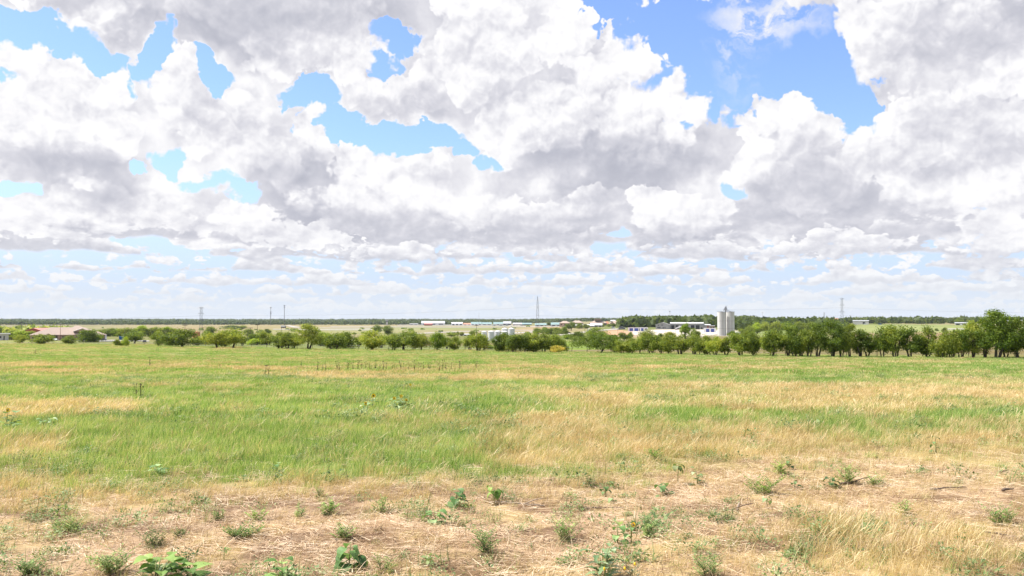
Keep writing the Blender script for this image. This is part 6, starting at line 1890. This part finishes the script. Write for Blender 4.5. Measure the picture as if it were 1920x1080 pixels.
    fw = [(918, 1040, 46, 92, (.75, .95, .65), 'dense feathery green weed bush in the centre of the foreground'), (338, 1010, 26, 44, (.55, .62, .40), 'dark low weed with a dead leaf, right of the left weed patch'), (290, 1026, 34, 74, (.5, .55, .35), 'dark sprawling weed patch at the left of the foreground'),
          (412, 975, 26, 36, (.8, 1.0, .6), 'small feathery tuft at the top of the left bare strip'), (478, 978, 22, 50, (.95, 1.1, .7), 'pale feathery tuft right of the small one on the left bare strip'), (560, 972, 28, 34, (.9, 1.1, .7), 'upright wispy weed left of centre on the bare strip'),
          (612, 966, 24, 60, (.85, 1.05, .6), 'low green weed mat behind the bushy sunflower plant'), (712, 962, 34, 44, (.95, 1.1, .7), 'wispy pale weed between the low mat and the compact dark sunflower plant'), (600, 932, 18, 30, (.7, .85, .4), 'round green tuft at the foot of the long grass left of centre'),
          (455, 1006, 14, 90, (.7, .85, .5), 'flat green weed mat in the trodden strip'), (1062, 1012, 44, 76, (1.15, 1.25, .9), 'sparse pale feathery weed right of the dense one'), (1215, 1008, 30, 50, (.95, 1.1, .8), 'feathery weed behind the flowering sunflower pair'),
          (1585, 906, 40, 62, (1.0, 1.15, .75), 'large feathery weed on the right bare strip'), (1640, 912, 26, 40, (1.0, 1.1, .8), 'smaller feathery weed right of the large one'), (1428, 925, 24, 80, (.85, 1.0, .5), 'spreading yellow-green weed mat at the middle of the right bare strip'),
          (1465, 890, 26, 44, (.8, 1.0, .45), 'bright green tuft behind the spreading weed mat'), (120, 1000, 24, 90, (.8, .9, .55), 'patch of low weeds at the left edge of the bare strip'), (210, 1075, 46, 110, (.95, 1.05, .75), 'tall wispy weeds left of the broad-leaved plants at the bottom edge'),
          (60, 1075, 34, 90, (.9, 1.05, .8), 'low green weeds in the bottom left corner'), (640, 1010, 26, 60, (.9, 1.05, .7), 'thin weed behind the bushy sunflower plant at left'), (1330, 1080, 46, 80, (.75, 1.0, .7), 'green weed clump at the bottom edge right of the silvery plant'),
          (1880, 985, 34, 80, (.8, 1.0, .7), 'green weed clump near the right edge above the tall straw'), (1690, 962, 26, 40, (.9, 1.1, .7), 'green tuft rising from the tall straw clump'), (720, 1075, 34, 50, (.9, 1.0, .7), 'pale wisp of weeds right of the bushy sunflower plant at the bottom'), (1235, 868, 26, 50, (.8, 1.0, .45), 'round green tuft in the dry grass right of centre')]
    for i, (px, b, h, w, ti, lab) in enumerate(fw):
        plant('feathery_weed', px, b, h * .9, w * .95, lab, 'weed', 60 if w > 60 else 34, _FEATHER, .052 if w > 60 else .085, .5, (ti[0] * 1.15, ti[1] * 1.1, ti[2] * 1.15), stems=6 if w > 60 else 4, group=FW, seed=50 + i, sprigs=True)
    # silvery nightshade
    o = plant('silvery_nightshade', 1128, 1092, 72, 104, 'silvery spiny weed with lobed leaves and yellow berries at the bottom edge, right of centre', 'weed', 34, _LOBED, .26, .9, (1.15, 1.2, 1.55), stems=5, seed=91)
    r = random.Random(5)
    for k in range(4):
        c = (r.uniform(-.10, .16), -.12 - r.random() * .05, .03 + r.random() * .12)
        MB().lathe(c[0], c[1], [(.001, c[2] - .012), (.006, c[2] - .006), (.0075, c[2]), (.005, c[2] + .006), (.001, c[2] + .012)], 10).build('berry', M['petal'], o, True)
    plant('feathery_weed', 1190, 1085, 30, 40, 'thin weed with tiny lilac flowers beside the silvery spiny weed', 'weed', 14, _LANCE, .14, .5, (1.1, 1.0, 1.5), stems=3, group=FW, seed=92, sprigs=True)
    # thistles
    TG = 'dark thistle stalks across the far field'
    spec = [(263, 747, 28, 'dark leafy thistle stalk standing alone in the green left field, right one of a pair', 4), (256, 744, 25, 'slimmer thistle stalk beside the dark leafy one in the left field', 2), (504, 707, 23, 'tall leaning thistle with two dark heads, left of the thistle patch', 2), (497, 706, 21, 'shorter thistle leaning against the tall one left of the thistle patch', 2),
            (66, 664, 10, 'small dark weed near the far edge of the left field', 3), (281, 688, 18, 'thin brown weed stalk in the far left field', 3), (413, 692, 9, 'low dark weed in the far field right of the thin brown stalk', 3), (893, 692, 15, 'two-headed thistle alone to the right of the thistle patch', 3), (1133, 694, 10, 'lone dark thistle in the straw band right of centre', 2),
            (1378, 722, 10, 'small dark weed at the top of the right straw band', 2), (972, 712, 10, 'reddish dry weed in the pale straw band at the centre', 3), (1000, 714, 8, 'low green-brown weed right of the reddish dry one', 3), (450, 690, 8, 'small dark weed between two straw bands in the far left field', 2), (565, 688, 12, 'first thistle at the left end of the thistle patch', 2)]
    for i, (px, b, h, lab, hd) in enumerate(spec):
        thistle(px, b, h, lab, TG, i, hd)
    r = random.Random(12)
    for i, px in enumerate([595, 604, 610, 632, 636, 652, 662, 671, 678, 686, 693, 697, 704, 712, 719, 724, 736, 740, 745, 752, 757, 765, 771, 777, 785, 789, 794, 803, 806, 824, 830, 836, 846, 862]):
        thistle(px, 694 + r.random() * 2.5, 11 + r.random() * 9, 'dark dry thistle stalk in the thistle patch across the far field', 'thistle patch in the far field', 40 + i, 2 + i % 2)
    # fallen wood
    stick(918, 946, 1022, 952, .020, 'long pale fallen branch on the bare strip in the centre')
    stick(1092, 958, 1170, 955, .022, 'dark fallen branch half buried in straw right of the pale one', 'darkwood', fork=False)
    stick(1168, 934, 1178, 951, .010, 'short dark twig leaning out of the soil', 'darkwood', fork=False)
    stick(1352, 963, 1380, 958, .020, 'dark splintered branch piece left of the bent seedling', 'darkwood')
    stick(1382, 962, 1386, 945, .018, 'pale broken stump of a branch beside the dark splintered piece', 'deadwood', fork=False)
    stick(1575, 911, 1608, 906, .020, 'dark branch under the large feathery weed', 'darkwood')
    stick(1640, 905, 1662, 903, .016, 'small dark branch right of the large feathery weed', 'darkwood', fork=False)
    stick(1745, 921, 1812, 916, .018, 'long thin dark branch on the right bare strip', 'darkwood', fork=False)
    stick(1880, 923, 1900, 921, .026, 'short thick dark branch near the right edge', 'darkwood', fork=False)
    stick(1875, 888, 1890, 885, .020, 'small dark branch piece above the short thick one at the right edge', 'darkwood', fork=False)
    stick(1845, 1000, 1900, 1008, .014, 'thin brown stick in the straw at the lower right', 'darkwood', fork=False)
    stick(640, 1045, 672, 1052, .012, 'thin pale stick under the bushy sunflower plant', 'deadwood', fork=False)


build_plants()
